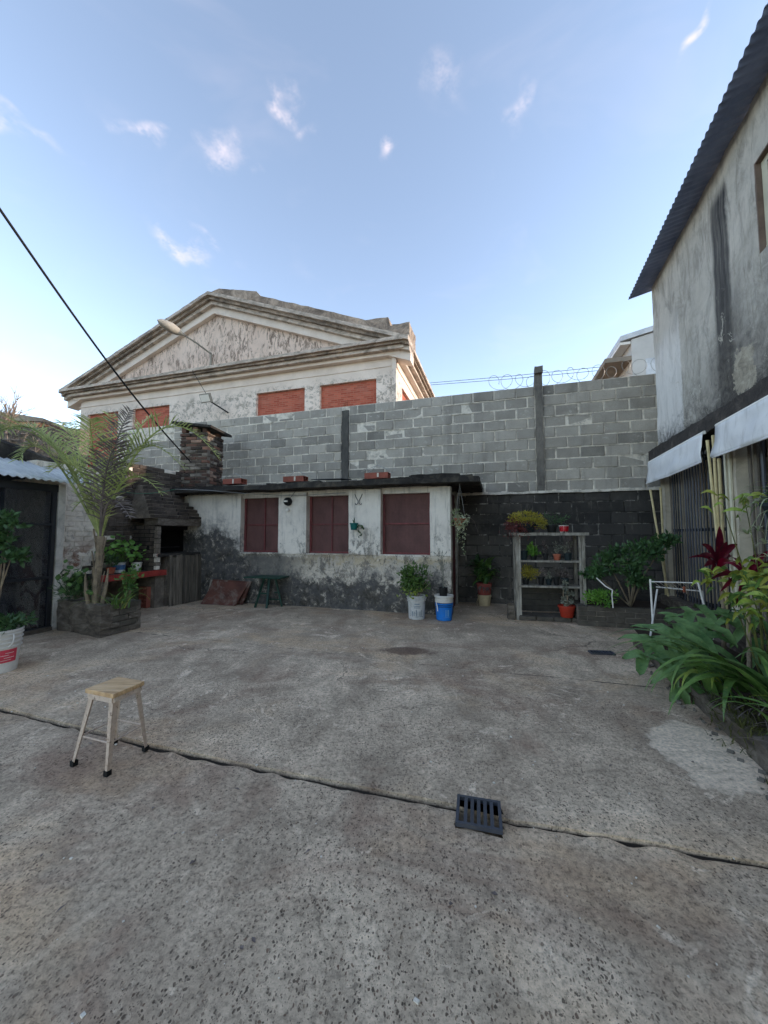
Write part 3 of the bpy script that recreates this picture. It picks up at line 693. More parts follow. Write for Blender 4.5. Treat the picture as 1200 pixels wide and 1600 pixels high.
# courtyard floor: three cast slabs with open joints between them
def polyline(pts):
    w = sorted((gp(*p).x, gp(*p).y) for p in pts); xs = [a for a, b in w]; ys = [b for a, b in w]
    s0 = (ys[1] - ys[0]) / (xs[1] - xs[0]); s1 = (ys[-1] - ys[-2]) / (xs[-1] - xs[-2])
    xs = [-9] + xs + [8]; ys = [ys[0] + s0 * (-9 - xs[1])] + ys + [ys[-1] + s1 * (8 - xs[-2])]
    return lambda x: float(np.interp(x, xs, ys))
joint1 = polyline([(0, 1105), (60, 1120), (180, 1150), (290, 1174), (430, 1203), (560, 1228), (712, 1258), (800, 1280), (900, 1296), (1000, 1312), (1200, 1348)])
joint2 = polyline([(85, 975), (200, 986), (300, 996), (470, 1014), (720, 1044), (880, 1058), (1000, 1070), (1080, 1076)])
def fz(x, y): return .006 * noise.noise(V((x * .7, y * .7, 1))) + .004 * noise.noise(V((x * 2.3, y * 2.3, 4)))
grate_a = gp(748, 1274); ga = math.radians(-14)
def in_drain(x, y):
    dx, dy = x - grate_a.x, y - grate_a.y; u = dx * math.cos(ga) + dy * math.sin(ga); v = -dx * math.sin(ga) + dy * math.cos(ga)
    return abs(u) < .1 and abs(v) < .088
grate_b = gp(940, 1021)
def in_drain_b(x, y): return abs(x - grate_b.x) < .11 and abs(y - grate_b.y) < .045
floor = bpy.data.objects.new('courtyard_floor', None); col.objects.link(floor); ORIG[floor.name] = V((0, 0, 0)); structure(floor)
def jag(x, k, amp): return amp * (noise.noise(V((x * 3, k, 0))) + .6 * noise.noise(V((x * 11, k, 2))) + .9 * noise.noise(V((x * 29, k, 5))))
def slab(lo, hi, rows, x0, x1, dx, drop_lo=0, drop_hi=0, power=1.0):
    xs = np.arange(x0, x1 + dx, dx); mb = MB(); nx = len(xs); vs = []; fs = []
    for j in range(rows + 1):
        t = (j / rows) ** power
        for x in xs:
            a, b_ = lo(x), hi(x); y = a + (b_ - a) * t; z = fz(x, y)
            el, eh = y - a, b_ - y
            for e_, dr in ((el, drop_lo), (eh, drop_hi)):
                if dr: z -= dr * max(0, 1 - e_ / .05) ** 2 * (.5 + noise.noise(V((x * 9, y * 9, 2)))) + .5 * dr * max(0, 1 - e_ / .5)
            vs.append((x, y, z))
    for j in range(rows):
        for i in range(nx - 1):
            q = (j * nx + i, j * nx + i + 1, (j + 1) * nx + i + 1, (j + 1) * nx + i)
            cx = (vs[q[0]][0] + vs[q[2]][0]) / 2; cy = (vs[q[0]][1] + vs[q[2]][1]) / 2
            if in_drain(cx, cy) or in_drain_b(cx, cy): continue
            fs.append(q)
    mb.v = [V(p) for p in vs]; mb.f = fs
    for j in (0, rows):                                   # broken sides of the joint
        o = len(mb.v); mb.v += [V((vs[j * nx + i][0], vs[j * nx + i][1] + (.01 if j else -.01) * 0, -.34)) for i in range(nx)]
        for i in range(nx - 1): mb.f.append((j * nx + i, j * nx + i + 1, o + i + 1, o + i))
    return mb.build('slab', 'floor', floor, smooth=50)
gap = lambda x: .010 + .008 * max(0, noise.noise(V((x * 2.2, 8, 0)))) + (.009 if x < .35 else -.001)
near_hi = lambda x: joint1(x) - gap(x) + jag(x, 1, .0035)
mid_lo = lambda x: joint1(x) + gap(x) * .6 + jag(x, 3, .004)
mid_hi = lambda x: joint2(x) - .004 + jag(x, 5, .008)
far_lo = lambda x: joint2(x) + .004 + jag(x, 7, .008)
slab(lambda x: -2.5, near_hi, 150, -6.5, 6.5, .022, 0, .018)
slab(mid_lo, mid_hi, 110, -6.5, 6.5, .022, .003, .006)
slab(far_lo, lambda x: 10.2, 90, -9, 8, .035, .006, 0)
simple('joint_dirt', lin(46, 42, 37), 1, .4, 25, bump=.8, bscale=50)
for (ja, jb, dz) in ((near_hi, mid_lo, .020), (mid_hi, far_lo, .008)):
    mb = MB(); xs = np.arange(-6.5, 6.5, .05)
    for x in xs: mb.v += [V((x, ja(x) - .03, -dz - .03 + .006 * noise.noise(V((x * 7, 1, 0))))), V((x, (ja(x) + jb(x)) / 2, -dz + .006 * noise.noise(V((x * 9, 3, 0))))), V((x, jb(x) + .03, -dz - .03))]
    for i in range(len(xs) - 1): mb.f += [(i * 3, i * 3 + 3, i * 3 + 4, i * 3 + 1), (i * 3 + 1, i * 3 + 4, i * 3 + 5, i * 3 + 2)]
    mb.f = [f for f in mb.f if not in_drain(mb.v[f[0]].x, mb.v[f[0]].y)]
    mb.build('joint_dirt', 'joint_dirt', floor, smooth=True)
# small chips of lime and gravel lying about: nobody could count them
r = random.Random(5); mb = MB()
for i in range(520):
    x = r.uniform(-3.2, 2.6); y = r.uniform(.9, 5.2); s = r.choice([.001, .0015, .002, .0025, .004]) * r.uniform(.7, 1.3)
    a = r.uniform(0, 3.1); c = V((x, y, fz(x, y) + s * .3)); X = V((math.cos(a), math.sin(a), r.uniform(-.2, .2)))
    mb.box(c, X, X.cross(V((0, 0, 1))), V((r.uniform(-.3, .3), 0, 1)), s * r.uniform(.7, 1.6), s, s * .5)
simple('lime_chip', lin(206, 203, 196), .9, .2, 40)
tag(mb.build('gravel_chips', 'lime_chip'), 'pale lime and gravel chips scattered over the concrete', 'gravel', kind='stuff')

r = random.Random(6); mb = MB()
for i in range(70):
    x = r.uniform(-2.6, 2.2); y = r.uniform(1.0, 5.4); leaflet(mb, V((x, y, fz(x, y) + .004)), V((r.uniform(-1, 1), r.uniform(-1, 1), .12)), V((0, 0, 1)), r.uniform(.015, .04), r.uniform(.008, .018))
tag(mb.build('fallen_leaves', 'leaf_dead'), 'small dry leaves scattered over the concrete', 'leaves', kind='stuff')
# ------------------------------------------------------------------ drain grates
def grate(c, ang, w, l, slots, label, z, pitch=.05):
    t = thing('drain_grate', (c.x, c.y, 0), label, 'drain grate', 'drain grates in the floor')
    X = V((math.cos(ang), math.sin(ang), 0)); Y = V((-math.sin(ang), math.cos(ang), pitch)).normalized(); Z = X.cross(Y); C = V((c.x, c.y, z)); b = .014
    mb = MB()
    for s in (-1, 1):
        mb.box(C + X * s * (w / 2 - b / 2), X, Y, Z, b / 2, l / 2, .009); mb.box(C + Y * s * (l / 2 - b / 2), X, Y, Z, w / 2 - b, b / 2, .009)
    mb.build('frame', 'grate_plastic', t)
    iw = w - 2 * b; pitch_ = iw / slots
    for k in range(1, slots):
        m = MB(); m.box(C + X * (-iw / 2 + pitch_ * k) - Z * .001, X, Y, Z, pitch_ * .27, l / 2 - b, .008); m.build('bar', 'grate_plastic', t)
    return t
grate(grate_a, ga, .205, .185, 6, 'square black plastic drain grate lying askew over the floor joint', .010, .012)
grate(grate_b, math.radians(-6), .25, .10, 7, 'small dark drain grate by the plant bed at the right', .008, .04)

# ------------------------------------------------------------------ block walls
def mortar_sheet(name, mat, parent, fr, d, s0, s1, z0, rows, bh, depth, seed, bead=.010):
    mb = MB(); mb.fbox(fr, s0, s1, -depth, d - .007, z0, z0 + rows * bh - .004)
    r = random.Random(seed)
    for j in range(rows + 1):                         # squeezed-out bed joints
        z = z0 + j * bh; s = s0
        while s < s1 - .05:
            l = min(r.uniform(.05, .22), s1 - s); h = r.uniform(.005, .016); o = r.choice([0, .003, .006, bead, bead])
            if j < rows: mb.fbox(fr, s, s + l, d - .014, d - .004 + o, z - h, z + h)
            s += l
    return mb.build(name, mat, parent)
wall_new = thing('block_wall', FB(-.5, 0, 2.1), 'tall grey concrete block wall with pale joints across the back', 'wall')
mortar_sheet('mortar', 'mortar', wall_new, FB, 0, -7.2, 9.5, 2.1, 10, .202, .19, 4)  # bare core is lengthened out of view at the right to block low sun
def in_col(s, z): return abs(s + .88) < .1 or abs(s - 3.05) < .085
def not_col(s, z): return in_col(s, z) or (s < -6.2 and z > 3.9)
for (a, b_, sd) in ((-5.6, -.965, 2), (-.795, 2.98, 3), (3.12, 5.35, 4)):
    bricks(wall_new, 'block', ['block'], FB, .004, a, b_, 2.1, 10, .405, .202, .021, .19, seed=sd, jit=.012)
bricks(wall_new, 'block', ['block'], FB, .004, -7.2, -5.6, 2.1, 8, .405, .202, .021, .19, seed=9)
mb = MB(); mb.rough(FB, -.96, -.80, -.1, .03, 2.0, 4.02, .06, .008, 3); mb.build('tie_column', 'black_column', wall_new, smooth=60, weld=True)
mb = MB(); mb.rough(FB, 2.985, 3.115, -.1, .04, 2.1, 4.38, .06, .008, 5); mb.build('tie_column', 'tie_column', wall_new, smooth=60, weld=True)
mb = MB(); mb.rough(FB, 2.97, 3.13, -.06, .1, 4.32, 4.46, .05, .012, 6); mb.build('column_cap', 'tie_column', wall_new, smooth=60, weld=True)
mb = MB()
for s in (-.93, -.89, -.85): mb.tube([FB(s, -.02, 3.9), FB(s + .01, -.02, 4.22 + (s + .9))], .006, 5)
for z in (4.08, 4.15, 4.2): mb.tube([FB(-.95, -.02, z), FB(-.83, -.02, z + .01)], .005, 5)
mb.build('rebar', 'rebar', wall_new)
mb = MB()                                              # lumpy mortar along the joint with the old wall
r = random.Random(12); s = 1.2
while s < 5.0:
    l = r.uniform(.06, .3); mb.rough(FB, s, s + l, -.02, .03 + r.uniform(0, .03), 2.07, 2.1 + r.uniform(.005, .03), .04, .006, s); s += l * .9
mb.build('mortar_bead', 'mortar', wall_new, smooth=60)
wall_old = thing('old_block_wall', FB(2.5, 0, -.3), 'black mould-stained lower block wall behind the plant shelf', 'wall')
mortar_sheet('mortar', 'old_mortar', wall_old, FB, -.005, .9, 9.5, -.1, 11, .2, .19, 6, .008)  # core lengthened unseen behind the right-hand building, as a sun stop
bricks(wall_old, 'block', ['old_block'], FB, 0, 1.25, 5.35, -.1, 11, .42, .2, .014, .18, seed=8, jit=.008)
# razor wire on the wall
mb = MB(); pts = []
for i in range(0, 420):
    t = i / 420; a = t * 2 * math.pi * 13; R = .14 + .025 * math.sin(t * 23)
    pts.append(FB(2.2 + 2.95 * t + R * math.cos(a), -.08 + .07 * math.sin(a * .5), 4.27 + R * math.sin(a) + .03 * math.sin(t * 17)))
mb.tube(pts, .0042, 4)
for i in range(0, 420, 6):
    p = pts[i]; mb.bar(p + V((-.014, 0, .008)), p + V((.014, 0, -.008)), .003)
tag(mb.build('razor_wire', 'wire_grey'), 'coiled razor wire along the top of the block wall', 'razor wire')
for k, (a, b_) in enumerate((((640, 601), (1010, 566)), ((640, 604), (1010, 572)))):
    p, q = dp(*a, 20), dp(*b_, 14)
    tag(MB().tube([p, (p + q) / 2 - V((0, 0, .05)), q], .011, 4).build('power_line', 'cable_black'), ('upper' if k == 0 else 'lower') + ' of two thin power lines beyond the block wall', 'cable', 'power lines beyond the wall')

# ------------------------------------------------------------------ gabled building behind
gb = thing('gabled_building', FF(-7.4, -4, -.35), 'old pale classical building with weathered pediment and bricked-up windows', 'building')
SL, SR, ZC = -15.05, .42, 7.62
def facade_wall():
    mb = MB(); z0, zs, zt = -.35, 3.6, 6.93
    wins = [(-14.58, -12.66), (-11.78, -9.71), (-5.32, -3.17), (-2.53, -.29)]
    mb.fbox(FF, SL, SR, -.45, 0, z0, zs); mb.fbox(FF, SL, SR, -.45, 0, zt, ZC)
    e = [SL] + [v for w in wins for v in w] + [SR]
    for i in range(0, len(e), 2): mb.fbox(FF, e[i], e[i + 1], -.45, 0, zs, zt)
    mb.build('front_wall', 'facade_plaster', gb)
    for (a, b_) in wins: MB().fbox(FF, a, b_, -.4, -.12, zs, zt).build('bricked_window', 'brick_infill', gb)
    for (a, b_) in ((SR - .12, SR + .04),):
        MB().fbox(FF, SR - .1, SR + .05, .002, .09, z0, ZC - .02).build('corner_pilaster', 'facade_plaster', gb)
    # side wall with an opening walled up in brick
    mb = MB(); mb.fbox(FF, SR - .45, SR, -14, -.45, z0, 6.0); mb.fbox(FF, SR - .45, SR, -14, -.45, 6.9, ZC)
    for (a, b_) in ((-14, -5.3), (-3.4, -2.6), (-1.0, -.45)): mb.fbox(FF, SR - .45, SR, a, b_, 6.0, 6.9)
    mb.build('side_wall', 'facade_plaster', gb)
    for (a, b_) in ((-5.3, -3.4), (-2.6, -1.0)): MB().fbox(FF, SR - .4, SR - .12, a, b_, 5.9, 6.95).build('bricked_window', 'brick_infill', gb)
    MB().fbox(FF, SL, SL + .45, -14, -.45, z0, ZC).build('side_wall', 'facade_plaster', gb)
facade_wall()
def cornice_run(name, z0, layers, mat, worn=.006):
    for (za, zb, pr, m) in layers:
        MB().rough(FF, SL - pr, SR + pr, -.3, pr, za, zb, .25, worn, za).build(name, m or mat, gb, smooth=40, weld=True)
        MB().rough(FF, SR - .3, SR + pr, -14, -.3, za, zb, .4, worn, za + 3).build(name, m or mat, gb, smooth=40, weld=True)
cornice_run('cornice', 7.6, [(7.30, 7.34, .03, 'facade_plaster'), (ZC, 7.74, .22, 'facade_plaster'), (7.74, 7.86, .40, 'cornice'), (7.86, 7.94, .50, 'cornice_dark'), (7.94, 8.06, .60, 'cornice')], 'cornice')
AP = (-7.32, 11.2)
def rake(d0, d1, off0, off1, mat, name, worn=.008):
    for (sx, zx) in ((SL - .6, 8.02), (SR + .6, 8.02)):
        a = V((sx, 0, zx)); b_ = V((AP[0], 0, AP[1])); t = (b_ - a).normalized(); nrm = V((-t.z, 0, t.x)); nrm = nrm if nrm.z > 0 else -nrm
        n = 60; vs = []; up = (AP[0] - a.x) / t.x
        mb = MB(); rows = []
        for i in range(n + 1):
            q = a + t * up * i / n
            for (dd, oo) in ((d1, off0), (d1, off1), (d0, off1), (d0, off0)):
                # mitre at the apex: offset straight up
                w = q + V((0, 0, oo / nrm.z)); p = FF(w.x, dd, w.z)
                k = noise.noise(p * 3) * worn + noise.noise(p * 9) * worn; mb.v.append(p + V((0, 0, k)) + FF.n * k)
        for i in range(n):
            for k in range(4): mb.f.append((i * 4 + k, i * 4 + (k + 1) % 4, i * 4 + 4 + (k + 1) % 4, i * 4 + 4 + k))
        mb.f += [(0, 1, 2, 3), (n * 4 + 3, n * 4 + 2, n * 4 + 1, n * 4)]
        mb.build(name, mat, gb)
rake(-.3, .60, -.13, .0, 'cornice', 'raking_cornice'); rake(-.3, .48, -.24, -.13, 'cornice_dark', 'raking_cornice'); rake(-.3, .36, -.38, -.24, 'cornice', 'raking_cornice')
rake(-.3, .20, -.66, -.38, 'facade_plaster', 'raking_band', .002)
tri = [FF(SL, .02, 8.0), FF(SR, .02, 8.0), FF(AP[0], .02, 10.9)]
MB().prism(tri, FF.n * -.3).build('tympanum', 'tympanum', gb)
# parapet along the right-hand slope and its end block
def parapet():
    prof = [(-7.75, 11.28), (-7.0, 11.42), (-5.2, 10.95), (-5.0, 10.72), (-2.0, 9.55), (-.6, 8.98), (.25, 8.95), (.32, 8.6), (.95, 8.62)]
    lowl = [(.95, 7.96), (-7.3, 11.05)]
    mb = MB(); pts = []
    for i in range(len(prof) - 1):
        for k in range(10):
            t = k / 10; pts.append((prof[i][0] + (prof[i + 1][0] - prof[i][0]) * t, prof[i][1] + (prof[i + 1][1] - prof[i][1]) * t))
    pts.append(prof[-1]); n = len(pts)
    for (s, z) in pts:
        zb = 8.0 + (11.1 - 8.0) * min(1, max(0, (.95 - s) / 8.27)) if s > -7.32 else 11.0
        zb = min(zb, z - .05); k = .05 * noise.noise(V((s * 3, 1, 1)))
        mb.v += [FF(s, .3, zb), FF(s, .32, z + k), FF(s, -.35, z + k * .6), FF(s, -.35, zb)]
    for i in range(n - 1):
        for k in range(4): mb.f.append((i * 4 + k, i * 4 + (k + 1) % 4, i * 4 + 4 + (k + 1) % 4, i * 4 + 4 + k))
    mb.f += [(0, 1, 2, 3), ((n - 1) * 4 + 3, (n - 1) * 4 + 2, (n - 1) * 4 + 1, (n - 1) * 4)]
    mb.build('parapet', 'cornice_dark', gb)
parapet()
MB().rough(FF, .42, 1.0, -.8, .32, 8.05, 8.66, .1, .02, 4).build('parapet_block', 'cornice_dark', gb, smooth=40)
mb = MB()
for (sx) in (SL - .3, SR + .3): mb.quad(FF(sx, -.3, 7.95), FF(AP[0], -.3, 11.05), FF(AP[0], -14, 11.05), FF(sx, -14, 7.95))
mb.build('roof', 'roof_zinc_dark', gb)
# bracket lamp and floodlight fixed to the gable
ba = FF(*[FF.pix(330, 570)[0], .04, FF.pix(330, 570)[1]]); 
lt = thing('street_lamp', ba, 'grey street lamp on a long bracket arm before the pediment', 'street lamp')
d_l = 1.9; hs, hz = FF.pix(262, 509, d_l); ms, mz = FF.pix(330, 553, .12); es, ez = FF.pix(285, 522, 1.4)
MB().tube([FF(*[FF.pix(330, 572)[0], .03, FF.pix(330, 572)[1]]), FF(ms, .12, mz), FF(ms, .2, mz + .02)], .045, 8).build('post', 'lamp_grey', lt, smooth=True)
MB().tube([FF(ms, .16, mz), FF((ms + es) / 2, .8, (mz + ez) / 2 + .03), FF(es, 1.4, ez)], .032, 8).build('arm', 'lamp_grey', lt, smooth=True)
a_, b_ = FF(es, 1.4, ez), FF(hs, d_l, hz); dv = (b_ - a_).normalized()
MB().tube([a_ - dv * .1, a_, a_.lerp(b_, .3), a_.lerp(b_, .7), b_, b_ + dv * .25, b_ + dv * .36], [.04, .06, .15, .19, .18, .12, .02], 12).build('lamp_head', 'lamp_grey', lt, smooth=True)
fs_, fz_ = FF.pix(322, 622, .7); fl = thing('floodlight', FF(fs_, .1, fz_ - .2), 'small square floodlight on a bracket under the cornice', 'floodlight')
MB().box(FF(fs_, .7, fz_), FF.u, FF.n + V((0, 0, -.5)), V((0, 0, 1)) + FF.n * .5, .24, .05, .17).build('housing', 'lamp_grey', fl)
MB().box(FF(fs_, .76, fz_ - .03), FF.u, FF.n + V((0, 0, -.5)), V((0, 0, 1)) + FF.n * .5, .2, .012, .13).build('lens', 'white_metal', fl)
MB().tube([FF(fs_ + .15, .68, fz_ - .12), FF(fs_ + .5, .02, fz_ - .42)], .03, 6).build('bracket', 'dark_metal', fl)
MB().tube([FF(fs_, .68, fz_ + .15), FF(FF.pix(318, 598)[0], .62, 7.95)], .012, 4).build('cord', 'cable_black', fl)

# ------------------------------------------------------------------ white house behind, right
hb = dp(987, 549, 11); FHs = Frame((hb.x, hb.y), (1, -.3), (-.3, -1))
hs_ = thing('white_house', FHs(2, -2, -.35), 'white two-storey house behind the block wall with concrete eave slab', 'house')
MB().prism([FHs(0, 0, -.35), FHs(6, 0, -.35), FHs(6, 0, 8.6), FHs(0, 0, 7.25)], FHs.n * -6).build('wall', 'house_white', hs_)
MB().fbox(FHs, -.72, .0, -6.2, -.02, 6.62, 6.76).build('eave_slab', 'house_slab', hs_)
MB().prism([FHs(-.3, .05, 7.22), FHs(6, .05, 8.64), FHs(6, .05, 8.8), FHs(-.3, .05, 7.38)], FHs.n * -6.2).build('roof', 'zinc', hs_)
MB().fbox(FHs, -.3, -.02, -6.2, -.0, 7.12, 7.2).build('gutter', 'white_metal', hs_)
MB().fbox(FHs, .35, .75, .0, .012, 5.9, 6.6).build('render_patch', 'zinc', hs_)

# ------------------------------------------------------------------ annex
an = thing('annex', FA(-1.4, -.6, 0), 'low whitewashed mouldy annex with flat concrete roof and maroon screened windows', 'building')
A0, A1, ZS, ZT = -4.3, 1.14, .95, 2.10
wins = [(-2.93, -2.07), (-1.49, -.65), (-.06, .80)]
mb = MB(); mb.rough(FA, A0, A1, -.2, 0, -.05, ZS, .07, .005, 2, 3); mb.build('base_wall', 'annex_plaster', an, smooth=60)
e = [A0] + [v for w in wins for v in w] + [A1]
for i in range(0, len(e), 2):
    MB().rough(FA, e[i], e[i + 1], -.2, .018 if i else .0, ZS + .001, ZT, .07, .003, i, 3).build('pier', 'annex_plaster', an, smooth=60)
for k, (a, b_) in enumerate(wins):
    w = MB().fbox(FA, a + .03, b_ - .03, -.165, -.15, ZS + .03, ZT - .02).build('window', 'shutter', an)
    mb = MB()
    for (p, q) in ((a + .001, a + .04), (b_ - .04, b_ - .001)): mb.fbox(FA, p, q, -.178, -.12, ZS + .015, ZT)
    mb.fbox(FA, a + .04, b_ - .04, -.178, -.12, ZS + .015, ZS + .05); mb.fbox(FA, a + .04, b_ - .04, -.178, -.12, ZT - .05, ZT - .003)
    mb.build('window_frame', 'shutter_frame', w)
    mb = MB(); m_ = (a + b_) / 2
    mb.fbox(FA, a + .04, b_ - .04, -.149, -.13, 1.485, 1.51)
    if k < 2: mb.fbox(FA, m_ + .02, m_ + .045, -.149, -.127, ZS + .05, ZT - .05)
    mb.build('glazing_bar', 'shutter_frame', w)
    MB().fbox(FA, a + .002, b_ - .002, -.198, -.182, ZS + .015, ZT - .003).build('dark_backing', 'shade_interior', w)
    MB().rough(FA, a - .01, b_ + .01, -.14, .022, ZS - .012, ZS + .014, .05, .003, k).build('sill', 'annex_plaster', w)
mb = MB(); mb.rough(FA, A0 - .15, 1.62, -1.35, .32, 2.13, 2.215, .06, .009, 8, 3); mb.build('roof_slab', 'mossy_concrete', an, smooth=60, weld=True)
mb = MB()
for (a, b_, h) in ((-4.4, -3.1, .03), (-2.2, -1.1, .035), (-.3, 1.5, .03), (.5, 1.3, .06)):
    mb.rough(FA, a, b_, -1.0, .25, 2.20, 2.215 + h, .06, .014, a, 3)
mb.build('roof_debris', 'mossy_concrete', an, smooth=60)
MB().fbox(FA, A0, A1 - .06, -.19, -.06, 2.02, 2.13).build('lintel', 'annex_plaster', an)
# side with the door
MB().fbox(FA, A1 - .2, A1, -.26, -.201, -.05, 2.13).build('side_jamb', 'door_jamb', an)
MB().fbox(FA, A1 - .12, A1 - .04, -1.02, -.26, .0, 2.04).build('door', 'maroon_door', an)
mb = MB()
for (p, q, za, zb) in ((-.95, -.33, .12, .85), (-.95, -.33, 1.0, 1.9)): mb.fbox(FA, A1 - .04, A1 - .028, p, q, za, zb)
mb.build('door_panel', 'maroon_door', an)
MB().fbox(FA, A1 - .2, A1 + .002, -1.12, -1.02, -.05, 2.13).build('side_jamb', 'door_jamb', an)
MB().fbox(FA, A1 - .2, A1 - .002, -1.25, -1.12, -.05, 2.13).build('side_wall', 'annex_plaster', an)
# lamps and wires on the annex
s_, z_ = FA.pix(452, 784); wl = thing('wall_lamp', FA(s_, .02, z_ - .1), 'round black wall lamp on the pier between two annex windows', 'wall lamp')
MB().lathe(FA(s_, .02, z_), [(.075, 0), (.08, .02), (.075, .06), (.05, .09), (.02, .1)], 18, FA.n).build('shade', 'black_plastic', wl, smooth=True)
MB().box(FA(s_, .125, z_), FA.u, FA.n, V((0, 0, 1)), .035, .01, .014).build('reflector', 'white_metal', wl)
s2, z2 = FA.pix(452, 796); MB().lathe(FA(s2, .03, z2), [(.018, 0), (.03, .02), (.03, .05), (.012, .06)], 12, FA.n + V((0, 0, -.4))).build('socket', 'white_metal', wl, smooth=True)
MB().tube([FA(s_ + .04, .03, z_ + .07), FA(s_ + .12, .03, z_ + .16), FA(s_ + .16, .03, z_ + .22)], .004, 4).build('flex', 'cable_black', wl)
pb = [FL.pix(321, 828, .03)]; s_, z_ = pb[0]
bl = thing('bulb_lamp', FL(s_, .0, z_ - .05), 'bare bulb in black holder beside the barbecue opening', 'lamp')
MB().lathe(FL(s_, .05, z_ + .02), [(.02, 0), (.026, .01), (.026, .06), (.01, .07)], 10).build('holder', 'black_plastic', bl, smooth=True)
MB().lathe(FL(s_, .05, z_ - .06), [(.004, 0), (.025, .012), (.033, .035), (.025, .06), (.015, .08)], 12).build('bulb', 'white_metal', bl, smooth=True)
# scroll bracket and small hanging pot on the second pier
s_, z_ = FA.pix(561, 780); sb = thing('scroll_bracket', FA(s_, .02, z_ - .1), 'small wrought-iron scroll ornament high on the annex pier', 'wall ornament')
mb = MB()
for sg in (-1, 1):
    mb.tube([FA(s_ + sg * .07, .03, z_ + .09), FA(s_ + sg * .05, .03, z_ + .04), FA(s_ + sg * .01, .03, z_ - .03), FA(s_ + sg * .012, .03, z_ - .08), FA(s_ + sg * .05, .03, z_ - .1), FA(s_ + sg * .06, .03, z_ - .075)], .006, 5)
mb.build('scroll', 'bar_metal', sb)
s_, z_ = FA.pix(553, 828, .1); hp_ = thing('wall_pot', FA(s_, .02, z_), 'teal flowerpot hung on the annex pier beside the third window', 'plant pot')
MB().lathe(FA(s_, .1, z_), pot_profile(.05, .068, .12, .008, .02), 18).build('pot', 'pot_teal', hp_, smooth=35)
r = random.Random(2); mb = MB()
for i in range(8): blade(mb, FA(s_, .1, z_ + .1), r.uniform(0, 6.3), r.uniform(1.1, 1.5), r.uniform(.08, .16), .025, .3, 4)
for i in range(26): leaflet(mb, FA(s_ + .12 + r.uniform(-.05, .05), .1 + r.uniform(-.04, .04), z_ + .1 - abs(r.gauss(0, .1))), rdir(r) + V((0, 0, -.7)), rdir(r), .05, .035)
mb.build('foliage', 'leaf_dark', hp_)
MB().tube([FA(s_, .0, z_ + .09), FA(s_, .05, z_ + .1)], .006, 5).build('hook', 'bar_metal', hp_)
# three red hollow bricks with wire tents on the annex roof, plus a dark sheet
def hollow_brick(t, c, X, Y, L, W, Hh, holes, name='brick_body'):
    """clay block seen from its open end: the end (along X minus) shows cells"""
    X = X.normalized(); Y = Y.normalized(); Z = V((0, 0, 1)); th = .012; mb = MB(); c = V(c)
    mb.box(c + Z * (Hh / 2 - th / 2), X, Y, Z, L / 2, W / 2, th / 2); mb.box(c - Z * (Hh / 2 - th / 2), X, Y, Z, L / 2, W / 2, th / 2)
    ny, nz = holes
    for k in range(ny + 1): mb.box(c + Y * (-W / 2 + th / 2 + (W - th) * k / ny), X, Y, Z, L / 2 - .001, th / 2, Hh / 2 - th - .0005)
    for k in range(1, nz): mb.box(c + Z * (-Hh / 2 + Hh * k / nz), X, Y, Z, L / 2 - .002, W / 2 - th, th / 2 * .9)
    return mb.build(name, 'hollow_brick', t)
for k, (px, py, lab) in enumerate(((367, 752, 'red clay hollow brick at the left end of the annex roof'), (462, 748, 'red clay hollow brick with wire tent over the middle annex window'), (590, 743, 'red clay hollow brick with wire tent over the right annex window'))):
    s_, z_ = FA.pix(px, py, .1); t = thing('hollow_brick', FA(s_, .1, 2.25), lab, 'brick', 'hollow bricks on the annex roof')
    hollow_brick(t, FA(s_, .1, 2.33 - .01 * k), FA.u, FA.n, .42, .18, .1, (2, 1))
    mb = MB(); ap = FA(s_, .1, 2.50)
    for (a, b_) in ((-.26, -.05), (.26, -.05), (-.26, .22), (.26, .22)): mb.tube([FA(s_ + a, b_, 2.38), ap], .005, 4)
    mb.build('wire_tent', 'wire_grey', t)
    mb = MB(); mb.fbox(FA, s_ + .02, s_ + .05, .192, .2, 2.28, 2.37 - .01 * k); mb.build('lime_mark', 'mortar', t)
p0 = FA(*[FA.pix(480, 745, 0)[0], 0, 2.33]); mb = MB()
mb.hexa([FA(-1.35, .1, 2.30), FA(-.75, .15, 2.285), FA(-.7, -.25, 2.32), FA(-1.4, -.25, 2.34), FA(-1.35, .1, 2.312), FA(-.75, .15, 2.297), FA(-.7, -.25, 2.332), FA(-1.4, -.25, 2.352)])
tag(mb.build('roof_sheet', 'dark_metal'), 'bent dark metal sheet lying on the annex roof', 'metal sheet')

# ------------------------------------------------------------------ left: shed
sh = thing('shed', FL(4.2, -.6, 0), 'dark screened shed with pale corrugated zinc roof at the left', 'shed')
def corrugated(name, mat, parent, P, s0, s1, pitch, amp, rows=6, th=.004):
    """P(s, t): point along eave s, up-slope t in 0..1"""
    n = int((s1 - s0) / pitch * 8); mb = MB()
    for j in range(rows + 1):
        for i in range(n + 1):
            s = s0 + (s1 - s0) * i / n; p, nr = P(s, j / rows); mb.v.append(p + nr * amp * math.cos(2 * math.pi * s / pitch))
    for j in range(rows):
        for i in range(n): q = j * (n + 1) + i; mb.f.append((q, q + 1, q + n + 2, q + n + 1))
    o = mb.build(name, mat, parent, smooth='all'); md = o.modifiers.new('thick', 'SOLIDIFY'); md.thickness = th; return o
def shed_roof(s, t):
    d = .14 - 1.0 * t; z = 2.045 + .37 * t + .01 * math.sin(s * 2); return FL(s, d, z), (V((0, 0, 1)) + FL.n * .33).normalized()
corrugated('roof', 'zinc', sh, shed_roof, 1.8, 6.0, .086, .011, 5)
MB().fbox(FL, 5.52, 5.6, -.06, .02, 0, 2.02).build('corner_post', 'white_post', sh)
MB().fbox(FL, 5.4, 5.56, -1.9, -.06, 0, 2.1).build('end_wall', 'white_brick', sh)
